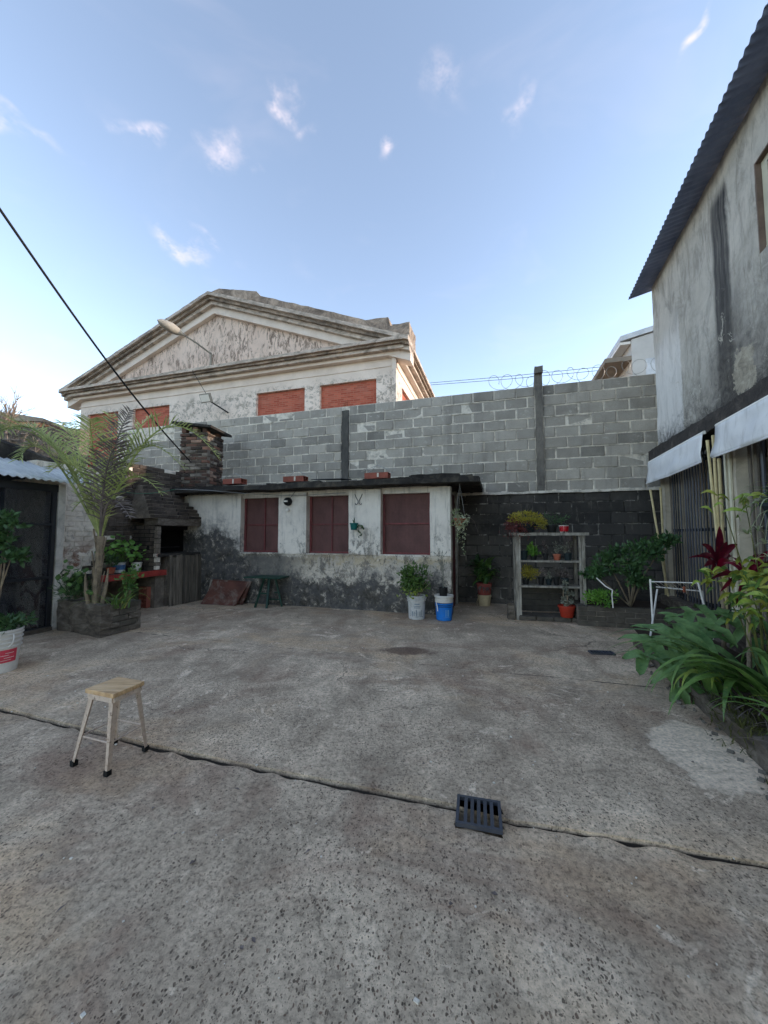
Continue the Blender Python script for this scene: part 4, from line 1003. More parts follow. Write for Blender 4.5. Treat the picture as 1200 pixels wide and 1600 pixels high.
mb = MB(); mb.fbox(FL, 1.8, 5.52, -.05, .0, 1.9, 2.0); mb.fbox(FL, 1.8, 5.52, -.05, .0, 0, .06)
for s in (5.46, 4.75, 3.4, 2.2): mb.fbox(FL, s, s + .045, -.045, .003, .06, 1.9)
for z in (1.43, .70): mb.fbox(FL, 4.8, 5.46, -.04, -.002, z, z + .035)
mb.build('frame', 'dark_metal', sh)
MB().fbox(FL, 1.8, 5.5, -.022, -.02, .06, 1.9).build('netting', 'netting', sh)
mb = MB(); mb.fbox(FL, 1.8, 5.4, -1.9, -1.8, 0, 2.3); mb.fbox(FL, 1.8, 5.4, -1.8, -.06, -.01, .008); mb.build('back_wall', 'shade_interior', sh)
MB().rough(FL, 2.0, 5.5, .0, .06, 0, .05, .1, .006, 3).build('kerb', 'planter_plaster', sh)
cr = thing('storage_shelf', FL(4.9, -.9, 0), 'dim shelf of boxes inside the screened shed', 'shelf')
for z in (.68, 1.25): MB().fbox(FL, 4.2, 5.35, -1.0, -.5, z, z + .03).build('shelf_board', 'weathered_wood', cr)
for (s, w, z, h, m) in ((4.4, .3, .71, .3, 'weathered_wood'), (4.85, .25, .71, .22, 'pot_beige'), (4.5, .5, .0, .45, 'weathered_wood'), (5.1, .2, .0, .35, 'pail_grey')):
    tag(MB().fbox(FL, s, s + w, -.95, -.55, z + .002 + (.03 if z else 0), z + h).build('storage_box', m), 'dim ' + {.3: 'grey wooden box on the shelf', .25: 'beige box on the shelf', .5: 'wide wooden crate on the floor', .2: 'pale box on the floor'}[w] + ' inside the screened shed', 'box', 'boxes inside the shed')
# mossy coping wall behind the shed and the vine wall further back
mb = MB(); n = 40
for i in range(n + 1):
    t = i / n; s = 2.5 + 4.4 * t; zt = 2.78 - .02 * t - max(0, t - .55) ** 1.5 * 1.9; zt += .02 * noise.noise(V((s * 4, 2, 2)))
    mb.v += [FL(s, -1.02, -.3), FL(s, -1.0, zt - .05), FL(s, -1.06, zt), FL(s, -1.28, zt), FL(s, -1.3, -.3)]
for i in range(n):
    for k in range(4): mb.f.append((i * 5 + k, i * 5 + k + 1, i * 5 + 6 + k, i * 5 + 5 + k))
tag(mb.build('coping_wall', 'mossy_concrete', smooth=40), 'dark mossy wall with curved coping behind the shed roof', 'wall')
FV = Frame((-9, 8.2), (1, .12), (.12, -1))
vw = thing('vine_wall', FV(-1, 0, -.35), 'old wall covered by bare grey creeper behind the shed', 'wall')
MB().rough(FV, -5, 2.0, -.3, 0, -.35, 3.75, .2, .03, 3).build('wall', 'lime_mortar', vw, smooth=60)
r = random.Random(9); mb = MB()
for i in range(520):
    s = r.uniform(-3.5, 1.9); z = r.uniform(2.3, 3.75); a = r.choice([r.gauss(1.57, .4), r.gauss(.3, .5), r.gauss(2.8, .5)]); L = r.uniform(.25, .8); pts = []
    for k in range(4):
        pts.append(FV(s, .03 + r.uniform(0, .07), z)); s += math.cos(a) * L / 3; z += math.sin(a) * L / 3; a += r.uniform(-.5, .5); z = min(z, 3.85)
    mb.tube(pts, [.012, .01, .008, .004], 3, False)
o = mb.build('creeper', 'vine_twig', vw); o['kind'] = 'stuff'
r = random.Random(19); mb = MB()
for i in range(700): s = r.uniform(-3.5, 1.9); leaflet(mb, FV(s, r.uniform(.02, .14), r.uniform(2.4, 3.85)), rdir(r), rdir(r), r.uniform(.04, .09), .05)
o = mb.build('dry_leaves', 'leaf_dead', vw); o['kind'] = 'stuff'
FO = Frame((-17.5, 16), (1, .1), (.1, -1))
ob = thing('orange_house', FO(0, -2, -.35), 'pale orange plastered house far behind the creeper wall', 'house')
simple('orange_render', lin(206, 160, 128), .9, .12, 2)
MB().fbox(FO, -4.5, 2.2, -4, 0, -.35, 6.3).build('wall', 'orange_render', ob)
MB().prism([FO(-4.7, .1, 6.3), FO(2.4, .1, 6.3), FO(2.4, .1, 6.45), FO(-1, .1, 6.9), FO(-4.7, .1, 6.45)], FO.n * -4.2).build('roof', 'house_slab', ob)

# ------------------------------------------------------------------ left boundary walls of brick
WD = -.65
ww = thing('whitewashed_wall', FL(6.25, WD, 0), 'peeling whitewashed brick wall behind the palm planter', 'wall')
MB().fbox(FL, 5.58, 6.5, WD - .25, WD - .008, -.05, 2.42).build('mortar', 'white_brick', ww)
bricks(ww, 'brick', lambda s, z, r: 'white_brick' if r.random() < 1.25 - max(0, s - 6.15) * 2.2 else r.choice(['lime_mortar', 'soot_brick']), FL, WD, 5.6, 6.5, -.02, 30, .265, .081, .007, .12, jit=.006, seed=5)
sw = thing('soot_wall', FL(8, WD, 0), 'soot-blackened brick wall beside the barbecue chimney', 'wall')
MB().fbox(FL, 6.502, 9.3, WD - .25, WD - .014, -.05, 2.62).build('mortar', 'lime_mortar', sw)
bricks(sw, 'brick', lambda s, z, r: 'soot_brick' if r.random() < (.93 if s > 7 else .75) else r.choice(['lime_mortar', 'white_brick']), FL, WD, 6.51, 9.3, .58, 26, .265, .079, .011, .12, jit=.01, seed=6, skip=lambda s, z: s > 7.25 and z < 1.5)

# ------------------------------------------------------------------ barbecue
bq = thing('barbecue', FL(7.6, -.3, 0), 'soot-black brick barbecue with dark opening and tapering hood', 'barbecue')
MB().fbox(FL, 7.29, 8.12, -.64, -.03, -.02, .90).build('base', 'lime_mortar', bq)
MB().rough(FL, 7.08, 8.1, -.64, .03, .905, .955, .06, .006, 2).build('hearth_ledge', 'mossy_concrete', bq, smooth=50)
MB().fbox(FL, 7.12, 8.1, -.645, -.6, .96, 1.47).build('fire_back', 'soot', bq)
mb = MB()
for z in (1.05,): mb.fbox(FL, 7.2, 7.9, -.42, -.4, z, z + .02); mb.fbox(FL, 7.2, 7.22, -.5, -.1, .96, 1.1)
mb.build('grill', 'dark_metal', bq)
mb = MB(); mb.rough(FL, 7.05, 8.14, -.3, .03, 1.475, 1.60, .06, .006, 5); mb.build('lintel', 'planter_plaster', bq, smooth=50)
MB().rough(FL, 8.05, 8.14, -.08, .012, .955, 1.472, .06, .006, 4).build('right_jamb', 'annex_plaster', bq, smooth=50)
MB().fbox(FL, 8.06, 8.14, -.62, -.085, .955, 1.472).build('right_cheek', 'soot', bq)
MB().fbox(FL, 7.12, 8.05, -.6, -.3, 1.4, 1.472).build('fire_roof', 'soot', bq)
r = random.Random(4); z = .68
while z < 1.46:
    h = r.uniform(.06, .1); h = min(h, 1.468 - z)
    if h > .02: piece('jamb_stone', unit_bricks(r.choice(['white_brick', 'lime_mortar', 'lime_mortar']))[r.randrange(6)], bq, FL(7.095 + r.uniform(-.008, .008), -.02, z + h / 2), FL.ang, (.085 + r.uniform(-.02, .02), .06, h - .008))
    z += h
MB().fbox(FL, 7.06, 7.13, -.62, -.052, .67, 1.474).build('left_jamb', 'soot', bq)
bricks(bq, 'jamb_brick', ['soot_brick'], Frame(tuple(FL(7.06, 0)[:2]), tuple((-FL.n)[:2]), tuple((-FL.u)[:2])), .004, .05, .64, .67, 11, .26, .073, .01, .05, seed=44)
NC = 9
for j in range(NC):                                     # corbelled hood, each course set back
    t = j / NC; d = .02 - .42 * t; sa = 6.98 + .14 * t; sb_ = 8.16 - .62 * t; z = 1.602 + .068 * j
    MB().fbox(FL, sa + .01, sb_ - .01, -.645, d - .02, z, z + .068).build('hood_core', 'lime_mortar', bq)
    bricks(bq, 'hood_brick', ['soot_brick'], FL, d, sa, sb_, z, 1, .25, .068, .012, .12, jit=.012, half=.5, seed=j + 40)
    piece('hood_brick', unit_bricks('soot_brick')[j % 6], bq, FL(sb_ - .055, d - .12 - (d + .64) / 2 + .0, z + .034), FL.ang + math.pi / 2, (max(.1, d + .64 - .13), .11, .058))
ch = thing('chimney', FL(8.32, -.5, 2.2), 'weathered red brick chimney with a tilted slab cap', 'chimney')
c0 = dp(281, 700, 7.85); FC = Frame((c0.x, c0.y), (1, -.12), (-.12, -1))
CW, CD = .64, .6
MB().fbox(FC, .02, CW - .02, -CD + .02, -.02, 2.1, 3.48).build('core', 'lime_mortar', ch)
def chm(s, z, r): return r.choice(['red_brick', 'sooty_red', 'sooty_red', 'soot_brick', 'lime_mortar'])
bricks(ch, 'brick', chm, FC, 0, 0, CW, 2.1, 19, .25, .072, .014, .11, jit=.016, seed=71)
FC2 = Frame(tuple(FC(CW, 0)[:2]), tuple((-FC.n)[:2]), tuple(FC.u[:2]))
bricks(ch, 'brick', chm, FC2, 0, .115, CD, 2.1, 19, .25, .072, .014, .11, jit=.016, seed=72)
for (s, d) in ((.06, -.06), (CW - .1, -.06), (.06, -CD + .1), (CW - .1, -CD + .1), (CW * .5, -.06)):
    piece('cap_pier', unit_bricks('red_brick')[1], ch, FC(s + .02, d, 3.55), FC.ang, (.1, .12, .13))
mb = MB(); mb.hexa([FC(-.12, .14, 3.66), FC(CW + .14, .14, 3.54), FC(CW + .14, -CD - .1, 3.54), FC(-.12, -CD - .1, 3.66), FC(-.12, .14, 3.71), FC(CW + .14, .14, 3.59), FC(CW + .14, -CD - .1, 3.59), FC(-.12, -CD - .1, 3.71)])
mb.build('cap_slab', 'mossy_concrete', ch)
# plank screen in front of the barbecue base
ps = thing('plank_screen', FL(7.7, .05, 0), 'upright weathered grey planks leaning against the barbecue base', 'wood planks')
r = random.Random(8); s = 7.29
while s < 8.06:
    w = r.uniform(.045, .095); h = .9 + r.uniform(-.03, .03); ln = r.uniform(.012, .035); o = r.uniform(0, .012)
    mb = MB(); mb.hexa([FL(s, .06 + o + ln, .002), FL(s + w - .006, .06 + o + ln, .002), FL(s + w - .006, .04 + o + ln, .002), FL(s, .04 + o + ln, .002),
                        FL(s + r.uniform(-.006, .006), .06 + o, h), FL(s + w - .006, .06 + o, h + r.uniform(-.01, .01)), FL(s + w - .006, .04 + o, h), FL(s, .04 + o, h)])
    mb.build('plank', 'weathered_wood', ps); s += w
# counter
ct = thing('counter', FL(6.75, -.3, 0), 'low masonry counter with red painted front edge beside the barbecue', 'counter')
MB().rough(FL, 6.12, 7.28, WD + .01, -.02, .60, .665, .06, .005, 2).build('slab', 'mossy_concrete', ct, smooth=50)
mb = MB(); mb.rough(FL, 6.1, 7.26, -.02, .02, .575, .672, .06, .003, 9); mb.build('front_edge', 'red_paint', ct, smooth=50)
MB().fbox(FL, 7.1, 7.28, -.63, -.05, -.02, .60).build('support', 'lime_mortar', ct)
MB().fbox(FL, 6.14, 6.24, -.6, -.05, -.02, .60).build('support', 'lime_mortar', ct)
c = gp(228, 950)
for k in range(2):
    t = thing('hollow_brick', (c.x, c.y, .19 * k), ('upper' if k else 'lower') + ' of two stacked red hollow clay bricks under the counter', 'brick', 'hollow bricks under the counter')
    hollow_brick(t, V((c.x, c.y + .1, .095 + .188 * k)), FL.u.lerp(V((1, 0, 0)), .15) + V((.01 * k, 0, 0)), FL.n, .26, .19, .18, (3, 3))
# pots on the counter
def pot_thing(name, c, prof, mat, label, cat='plant pot', n=20, group=None):
    t = thing(name, c, label, cat, group); MB().lathe(c, prof, n).build('pot', mat, t, smooth=35); return t
c = FL(6.62, -.3, .667); t = pot_thing('paint_tin', c, pot_profile(.085, .088, .17, .006, .012), 'pail_grey', 'grey tin with blue label holding a geranium on the counter')
mb = MB(); mb.lathe(c + V((0, 0, .05)), [(.0885, 0), (.0888, .08)], 20); mb.build('paper_label', 'tin_label', t)
r = random.Random(33); mb = MB(); st = MB()
for i in range(70):
    p = c + V((r.gauss(0, .17), r.gauss(0, .12), .26 + abs(r.gauss(.08, .14)))); disc_leaf(mb, p, (V((0, -.6, .8)) + rdir(r) * .7).normalized(), r.uniform(.03, .055), r)
    if i % 4 == 0: st.tube([c + V((0, 0, .12)), (c + p) / 2 + V((0, 0, .06)), p], [.006, .005, .003], 4)
mb.build('foliage', 'leaf_bright', t); st.build('stems', 'leaf_green', t)
c = FL(6.92, -.28, .667); t = pot_thing('white_pot', c, pot_profile(.06, .075, .15, .004, .015), 'pail_white', 'square-shouldered white pot beside the tin on the counter')
r = random.Random(34); mb = MB()
for i in range(26): p = c + V((r.gauss(0, .1), r.gauss(0, .08), .17 + abs(r.gauss(.05, .12)))); disc_leaf(mb, p, (V((0, -.6, .8)) + rdir(r) * .7).normalized(), r.uniform(.025, .045), r)
mb.build('foliage', 'leaf_bright', t)
c = FL(6.42, -.2, .667); t = pot_thing('small_pot', c, pot_profile(.045, .06, .10, .005, .015), 'terracotta', 'small terracotta pot with dark leaves at the near end of the counter')
r = random.Random(35); mb = MB(); bush(mb, c + V((0, 0, .2)), (.14, .12, .14), 110, .055, .035, r); mb.build('foliage', 'leaf_dark', t)

# ------------------------------------------------------------------ palm planter, palm and its companions
pc, pr_, pl_ = gp(157, 996), gp(217, 981), gp(88, 984)
pb_ = pr_ + pl_ - pc
ptr = thing('palm_planter', ((pr_ + pl_) / 2), 'low crumbling brick and cement planter holding the palm', 'planter')
FP1 = Frame(tuple(pl_[:2]), tuple((pc - pl_)[:2]), tuple(V((pc - pl_).yx).to_3d()[:2])); n1 = V(((pc - pl_).y, -(pc - pl_).x)); FP1 = Frame(tuple(pl_[:2]), tuple((pc - pl_)[:2]), tuple(n1))
n2 = V(((pr_ - pc).y, -(pr_ - pc).x)); FP2 = Frame(tuple(pc[:2]), tuple((pr_ - pc)[:2]), tuple(n2))
L1, L2 = (pc - pl_).length, (pr_ - pc).length; PH = .40
MB().rough(FP1, 0, L1, -.09, 0, -.01, PH, .04, .012, 3, 6).build('side_wall', 'planter_plaster', ptr, smooth=60, weld=True)
MB().fbox(FP2, .0, L2, -.08, -.02, -.01, PH - .02).build('mortar_core', 'lime_mortar', ptr)
bricks(ptr, 'brick', ['planter_plaster', 'planter_brick'], FP2, .012, .10, L2 + .02, .0, 5, .25, .078, .008, .1, jit=.012, seed=21)
MB().rough(FP2, -.02, .14, -.08, .014, -.01, PH + .005, .04, .01, 5, 6).build('corner_post', 'planter_plaster', ptr, smooth=60)
nb = FP2.n * -1; MB().rough(Frame(tuple(pl_[:2]), tuple((pb_ - pl_)[:2]), tuple(-(FP1.u)[:2] if False else (-FP1.u.x, -FP1.u.y))), 0, L2, -.09, 0, -.01, PH - .01, .06, .01, 2, 6).build('side_wall', 'planter_plaster', ptr, smooth=60)
MB().rough(Frame(tuple(pb_[:2]), tuple((pr_ - pb_)[:2]), tuple((-FP1.n)[:2])), 0, L1, -.09, 0, -.01, PH - .02, .06, .01, 8, 6).build('side_wall', 'planter_plaster', ptr, smooth=60)
mb = MB(); mb.prism([p + (((pr_ + pl_) / 2) - p) * .06 + V((0, 0, .30)) for p in (pl_, pc, pr_, pb_)], (0, 0, .04)); mb.build('soil', 'soil', ptr)

pm = thing('palm_tree', dp(150, 940, 5.05), 'young palm with arching feathery fronds in the planter at the left', 'palm tree')
pbase = V((dp(150, 938, 5.05).x, 5.05, .30)); ptop = dp(157, 838, 5.05)
mb = MB(); r = random.Random(3)
pts = [pbase, pbase.lerp(ptop, .35) + V((-.01, 0, 0)), pbase.lerp(ptop, .7), ptop]; mb.tube(pts, [.055, .046, .042, .05], 10)
for k in range(14):
    t = k / 14; p = pbase.lerp(ptop, .1 + t * .85); a = k * 2.4; q = p + az(a, 0) * .038
    mb.bar(q, q + az(a, 1.42) * r.uniform(.14, .30), .03, .01, az(a, 0))
for k, (a, h) in enumerate(((2.6, .62), (3.5, .45), (4.6, .5), (1.6, .55))):
    mb.tube([pbase + az(a, 0) * .07, pbase + az(a, 0) * .13 + V((0, 0, h * .6)), pbase + az(a, 0) * .15 + V((0, 0, h))], [.03, .022, .006], 6)
mb.build('trunk', 'palm_trunk', pm, smooth=50)
def frond(p0, ctrl, tip, n, ll, mat, seed, droopy=.3, spread=1.0, wid=.019):
    r = random.Random(seed); mb = MB(); p0, c, tp = V(p0), V(ctrl), V(tip)
    B = lambda t: p0 * (1 - t) ** 2 + c * 2 * t * (1 - t) + tp * t * t
    T = lambda t: ((c - p0) * 2 * (1 - t) + (tp - c) * 2 * t).normalized()
    mb.tube([B(i / 14) for i in range(15)], [.016 * (1 - i / 14) + .003 for i in range(15)], 5)
    for i in range(n):
        t = .16 + .84 * i / n; q = B(t); tg = T(t)
        side = tg.cross(V((0, 0, 1))); side = side.normalized() if side.length > .1 else V((1, 0, 0)); up = side.cross(tg)
        L = ll * (math.sin(math.pi * min(1, .2 + t * .8)) * .75 + .3) * r.uniform(.8, 1.1)
        for sg in (-1, 1):
            d = (side * sg * spread + tg * r.uniform(.5, .9) + up * r.uniform(.1, .55)).normalized()
            m1 = q + d * L * .5; m2 = m1 + (d + V((0, 0, -droopy * r.uniform(.5, 1.3)))).normalized() * L * .5
            w = wid * .5; sd = d.cross(up).normalized() if d.cross(up).length > .05 else tg
            mb.add([q - sd * w * .6, q + sd * w * .6, m1 + sd * w, m1 - sd * w, m2 + V((0, 0, 0))], [(0, 1, 2, 3), (3, 2, 4)])
    return mb.build('frond', mat, pm)
Yp = 5.05; fo = ptop + V((0, 0, -.02))
FRONDS = [((70, 600), (-20, 690), 4.6, 'leaf_palm', 44, .46), ((60, 640), (30, 720), 4.6, 'leaf_palm', 38, .40), ((75, 590), (-30, 700), 5.0, 'leaf_palm', 44, .50), ((100, 650), (-5, 672), 4.7, 'leaf_palm', 40, .48), ((240, 570), (345, 720), 5.3, 'leaf_palm', 44, .44), ((195, 620), (290, 735), 4.9, 'leaf_palm', 40, .36),
          ((170, 690), (205, 640), 4.9, 'leaf_dead', 44, .36), ((180, 700), (172, 645), 5.4, 'leaf_palm', 34, .34), ((130, 680), (75, 740), 4.7, 'leaf_palm', 38, .36), ((160, 700), (190, 690), 4.4, 'leaf_dead', 40, .34),
          ((120, 660), (95, 660), 5.6, 'leaf_palm', 40, .38), ((190, 690), (255, 775), 4.8, 'leaf_palm', 26, .3), ((150, 745), (112, 800), 4.75, 'leaf_palm', 26, .26), ((205, 640), (250, 650), 5.6, 'leaf_palm', 38, .34), ((165, 740), (205, 812), 4.7, 'leaf_dead', 26, .26), ((140, 650), (140, 655), 4.5, 'leaf_palm', 36, .34)]
for k, (c_, t_, y_, m_, n_, l_) in enumerate(FRONDS): frond(fo, dp(*c_, (Yp + y_) / 2), dp(*t_, y_), int(n_ * .72), l_, m_, k + 50)
def plant(name, c, label, cat='plant', group=None): return thing(name, c, label, cat, group)
c = dp(118, 925, 5.0); t = plant('planter_bush', V((c.x, 5.0, .33)), 'dark fine-leaved bush at the left of the palm planter', 'bush')
r = random.Random(61); mb = MB(); bush(mb, V((c.x, 5.05, .55)), (.28, .22, .25), 900, .08, .012, r, updir=.9); mb.build('foliage', 'leaf_dark', t)
r = random.Random(62); mb = MB()
for i in range(46): disc_leaf(mb, V((dp(120, 890, 5.0).x + r.gauss(0, .12), 4.98 + r.gauss(0, .08), .72 + r.gauss(0, .1))), (V((0, -.5, .8)) + rdir(r) * .7).normalized(), r.uniform(.025, .05), r)
mb.build('round_leaves', 'leaf_green', t)
c = V((dp(188, 938, 5.0).x, 5.02, .33)); t = plant('spider_lily', c, 'arching strap-leaved lily spilling over the planter corner', 'plant')
r = random.Random(63)
for i in range(34):
    mb = MB(); blade(mb, c + V((r.uniform(-.14, .1), r.uniform(-.1, .1), 0)), r.uniform(0, 6.28), r.uniform(.7, 1.35), r.uniform(.3, .52), .022, r.uniform(1.4, 2.6), 8); mb.build('leaf', 'leaf_green' if r.random() < .75 else 'leaf_lime', t)
c = V((dp(190, 905, 5.15).x, 5.3, .33)); t = plant('small_shrub', c, 'leggy dark green shrub beside the palm trunk', 'bush')
r = random.Random(64); mb = MB(); bush(mb, c + V((.0, 0, .36)), (.16, .14, .22), 170, .06, .04, r); mb.build('foliage', 'leaf_green', t)
mb = MB(); stems(mb, c, [c + V((r.uniform(-.1, .1), r.uniform(-.1, .1), .4)) for _ in range(5)], .008, r); mb.build('stems', 'palm_trunk', t)

# ------------------------------------------------------------------ right: two-storey building
rb = thing('rendered_building', FR(3, -3, 0), 'two-storey building with stained grey render and corrugated eaves at the right', 'building')
RE = 6.22
def right_wall():
    mb = MB(); z0, z1 = 2.5, 5.35; wa, wb, wz0, wz1 = 1.9, 3.46, 3.88, 4.75
    mb.rough(FR, wb, RE, -.3, 0, z0, z1, .09, .006, 2, 3)
    mb.rough(FR, -3.5, wa, -.3, 0, z0, z1, .12, .006, 3, 3)
    mb.rough(FR, wa, wb, -.3, 0, z0, wz0, .09, .006, 4, 3); mb.rough(FR, wa, wb, -.3, 0, wz1, z1, .09, .006, 5, 3)
    mb.fbox(FR, RE - .3, RE - .002, -5, -.3, z0, z1)
    mb.build('upper_wall', 'right_plaster', rb, smooth=60)
    w = MB().fbox(FR, wa + .05, wb - .05, -.12, -.10, wz0 + .05, wz1 - .05).build('window', 'glass_dark', rb)
    mb = MB(); mb.fbox(FR, wa, wb - .013, -.14, -.04, wz1 - .07, wz1 - .013); mb.fbox(FR, wa, wb - .013, -.14, -.04, wz0 + .001, wz0 + .06)
    for q in (wa + .001, wb - .095, (wa + wb) / 2 - .04): mb.fbox(FR, q, q + .078, -.14, -.04, wz0 + .06, wz1 - .07)
    mb.build('window_frame', 'window_cream', w)
    for z in (4.05, 4.22, 4.39, 4.56): MB().fbox(FR, wa + .05, wb - .097, -.09, -.06, z, z + .02).build('window_bar', 'window_cream', w)
    mb = MB(); mb.fbox(FR, wb - .012, wb + .003, -.14, .004, wz0, wz1); mb.fbox(FR, wa, wb - .012, -.14, .004, wz1 - .012, wz1 + .003); mb.build('window_reveal', 'brown_reveal', w)  # thin brown strip lining the window reveal
right_wall()
def eaves(s, t):
    d = .30 - .9 * t; z = 5.29 + .20 * t; return FR(s, d, z), (V((0, 0, 1)) + FR.n * .22).normalized()
corrugated('roof', 'roof_zinc_dark', rb, eaves, -3.5, RE + .14, .085, .010, 4)
mb = MB(); mb.rough(FR, -3.5, RE + .10, -.3, .12, 2.46, 2.65, .07, .010, 6, 4); mb.build('ledge', 'ledge', rb, smooth=60, weld=True)
MB().fbox(FR, RE - .1, 6.95, -5, -.36, -.05, 5.3).build('sun_block', 'right_plaster', rb)  # unseen block added behind the corner to keep the sun off the yard
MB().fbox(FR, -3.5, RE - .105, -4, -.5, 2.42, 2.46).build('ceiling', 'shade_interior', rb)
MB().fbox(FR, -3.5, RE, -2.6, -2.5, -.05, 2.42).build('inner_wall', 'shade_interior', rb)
MB().fbox(FR, RE - .18, RE, -2.5, .0, .3, 2.46).build('end_pier', 'pale_render', rb)
MB().rough(FR, -3.5, RE, -.2, .06, -.05, .38, .1, .008, 4, 4).build('plinth', 'planter_plaster', rb, smooth=60)
MB().rough(FR, 4.02, 4.22, -.16, .02, .38, 2.46, .09, .004, 4, 4).build('pillar', 'pale_render', rb, smooth=60)
mb = MB()
for s in (4.08, 4.16): mb.tube([FR(s, .04, .4), FR(s, .04, 2.3)], .018, 6)
mb.build('downpipe', 'window_cream', rb, smooth=True)
# window grilles: every bar its own piece
def grille(s0, s1, pitch, mats, label, w=.028, seed=3):
    t = thing('window_grille', FR((s0 + s1) / 2, -.05, .38), label, 'grille', 'grilles of the right-hand building'); r = random.Random(seed); s = s0
    while s < s1 - .02:
        m = r.choice(mats); ww = w * r.uniform(.8, 1.25); MB().tube([FR(s, -.05, .39), FR(s, -.05, 2.44)], ww / 2, 8).build('bar', m, t, smooth=True); s += pitch * r.uniform(.93, 1.07)
    for z in (.42, 1.35, 2.36): MB().fbox(FR, s0 - .01, s1, -.09, -.071, z, z + .04).build('rail', 'dark_metal', t)
    return t
grille(4.26, RE - .2, .085, ['bar_metal', 'bar_metal', 'bar_metal', 'bar_metal', 'dark_metal', 'bar_wood'], 'dark grille of slim steel bars under the far awning', .02)
grille(1.5, 4.0, .105, ['bar_wood', 'bar_metal', 'bar_wood'], 'grille of broad greyish bars behind the hanging plants', .038, 6)
def awning(s0, s1, label, sag):
    t = thing('awning', FR((s0 + s1) / 2, .1, 2.1), label, 'awning', 'white awnings of the right-hand building'); n = 26; mb = MB()
    for j in range(9):
        v = j / 8
        for i in range(n + 1):
            u = i / n; s = s0 + (s1 - s0) * u
            d = .15 + .03 * v + .016 * math.sin(u * 17 + v * 2) * v + .03 * noise.noise(V((s * 3.3, v * 2, 1))) * (.3 + v); z = 2.46 - .33 * v - sag * math.sin(u * math.pi) * v + .016 * noise.noise(V((s * 4, 1, v)))
            mb.v.append(FR(s, d, z))
    for j in range(8):
        for i in range(n): q = j * (n + 1) + i; mb.f.append((q, q + 1, q + n + 2, q + n + 1))
    o = mb.build('fabric', 'awning_fabric', t, smooth='all'); md = o.modifiers.new('thick', 'SOLIDIFY'); md.thickness = .004
    MB().tube([FR(s0, .13, 2.465), FR(s1, .13, 2.465)], .02, 8).build('roller', 'white_metal', t, smooth=True)
    MB().tube([FR(s0, .182, 2.125), FR((s0 + s1) / 2, .182, 2.125 - sag), FR(s1, .182, 2.125)], .010, 6).build('hem_bar', 'awning_fabric', t, smooth=True)
awning(4.36, 6.24, 'smaller white awning drop at the far end of the ledge', .015)
awning(1.2, 4.08, 'larger white awning drop near the right edge', .02)
for k, (a, b_, da, db, lab) in enumerate((((1016, 765), (1029, 842), .2, .12, 'thin bamboo pole under the far end of the far awning'), ((1032, 762), (1036, 842), .1, .06, 'upright bamboo pole beside the end pier'), ((1105, 688), (1120, 830), .14, .10, 'bamboo pole in the gap between the awnings'),
                                          ((1114, 680), (1124, 850), .10, .08, 'second bamboo pole behind the gap between the awnings'), ((1123, 716), (1130, 850), .14, .1, 'bamboo pole under the edge of the near awning'))):
    sa, za = FR.pix(*a, da); sb_, zb = FR.pix(*b_, db); p, q = FR(sa, da, za), FR(sb_, db, zb); q = p + (q - p) * ((p.z - .3) / (p.z - q.z))
    pts = [p.lerp(q, i / 12) for i in range(13)]; tag(MB().tube(pts, [.014 if i % 3 else .016 for i in range(13)], 7).build('bamboo_pole', 'bamboo', smooth=True), lab, 'pole', 'bamboo poles at the grilles')
# ------------------------------------------------------------------ plant bed along the right-hand building
bed = thing('plant_bed', (2.9, 3.2, 0), 'long raised plant bed with mossy edge along the right-hand building', 'plant bed')
FQ = Frame((1.34, 0), (.36, 1), (-1, .36))
MB().rough(FQ, -1.5, 4.75, -.12, 0, -.01, .13, .05, .014, 3, 7).build('kerb', 'planter_plaster', bed, smooth=60, weld=True)
mb = MB(); n = 60; m_ = 8
for j in range(m_ + 1):
    for i in range(n + 1):
        s = -1.5 + 6.9 * i / n; d = -.1 - .80 * j / m_; p = FQ(s, d, 0); mb.v.append(V((p.x, p.y, .11 + .04 * noise.noise(p * 3) + .02 * noise.noise(p * 11))))
for j in range(m_):
    for i in range(n): q = j * (n + 1) + i; mb.f.append((q, q + 1, q + n + 2, q + n + 1))
mb.build('soil', 'soil', bed, smooth=True)
r = random.Random(70); mb = MB()
for i in range(5200):
    s = r.uniform(-1.4, 2.9) if r.random() < .85 else r.uniform(2.9, 4.6); d = r.choice([r.gauss(-.03, .05), r.uniform(-.4, .02)]); p = FQ(s, d, 0)
    if noise.noise(p * 2.5) < -.15: continue
    z = .13 if d < 0 else max(.01, .13 - d * 1.2 - r.random() * .1)
    blade(mb, V((p.x, p.y, z)), r.uniform(0, 6.28), r.uniform(.2, 1.3), r.uniform(.03, .11), .006, r.uniform(.8, 2.2), 3, .1)
o = mb.build('moss_and_grass', 'leaf_moss', bed); o['kind'] = 'stuff'
r = random.Random(71); mb = MB()
for i in range(240):
    s = r.uniform(-.6, 3.0); p = FQ(s, r.uniform(-.35, .0), .16); blade(mb, p, r.uniform(0, 6.28), r.uniform(-.1, .7), r.uniform(.15, .4), .007, r.uniform(.6, 1.8), 5, .1)
o = mb.build('dry_straw', 'leaf_dead', bed); o['kind'] = 'stuff'
# broken stones and leaf litter along the kerb
simple('rubble_stone', lin(112, 108, 102), .95, .3, 9, bump=.6)
r = random.Random(72); mb = MB()
for i in range(70):
    s = r.uniform(1.2, 4.2); p = FQ(s, r.uniform(.0, .12), .0); k = r.uniform(.004, .013); X = V((r.uniform(-1, 1), r.uniform(-1, 1), r.uniform(-.2, .2)))
    mb.box(p + V((0, 0, k * .5)), X, X.orthogonal(), X.cross(X.orthogonal()), k * 1.4, k, k * .7)
o = mb.build('rubble', 'rubble_stone', bed); o['kind'] = 'stuff'

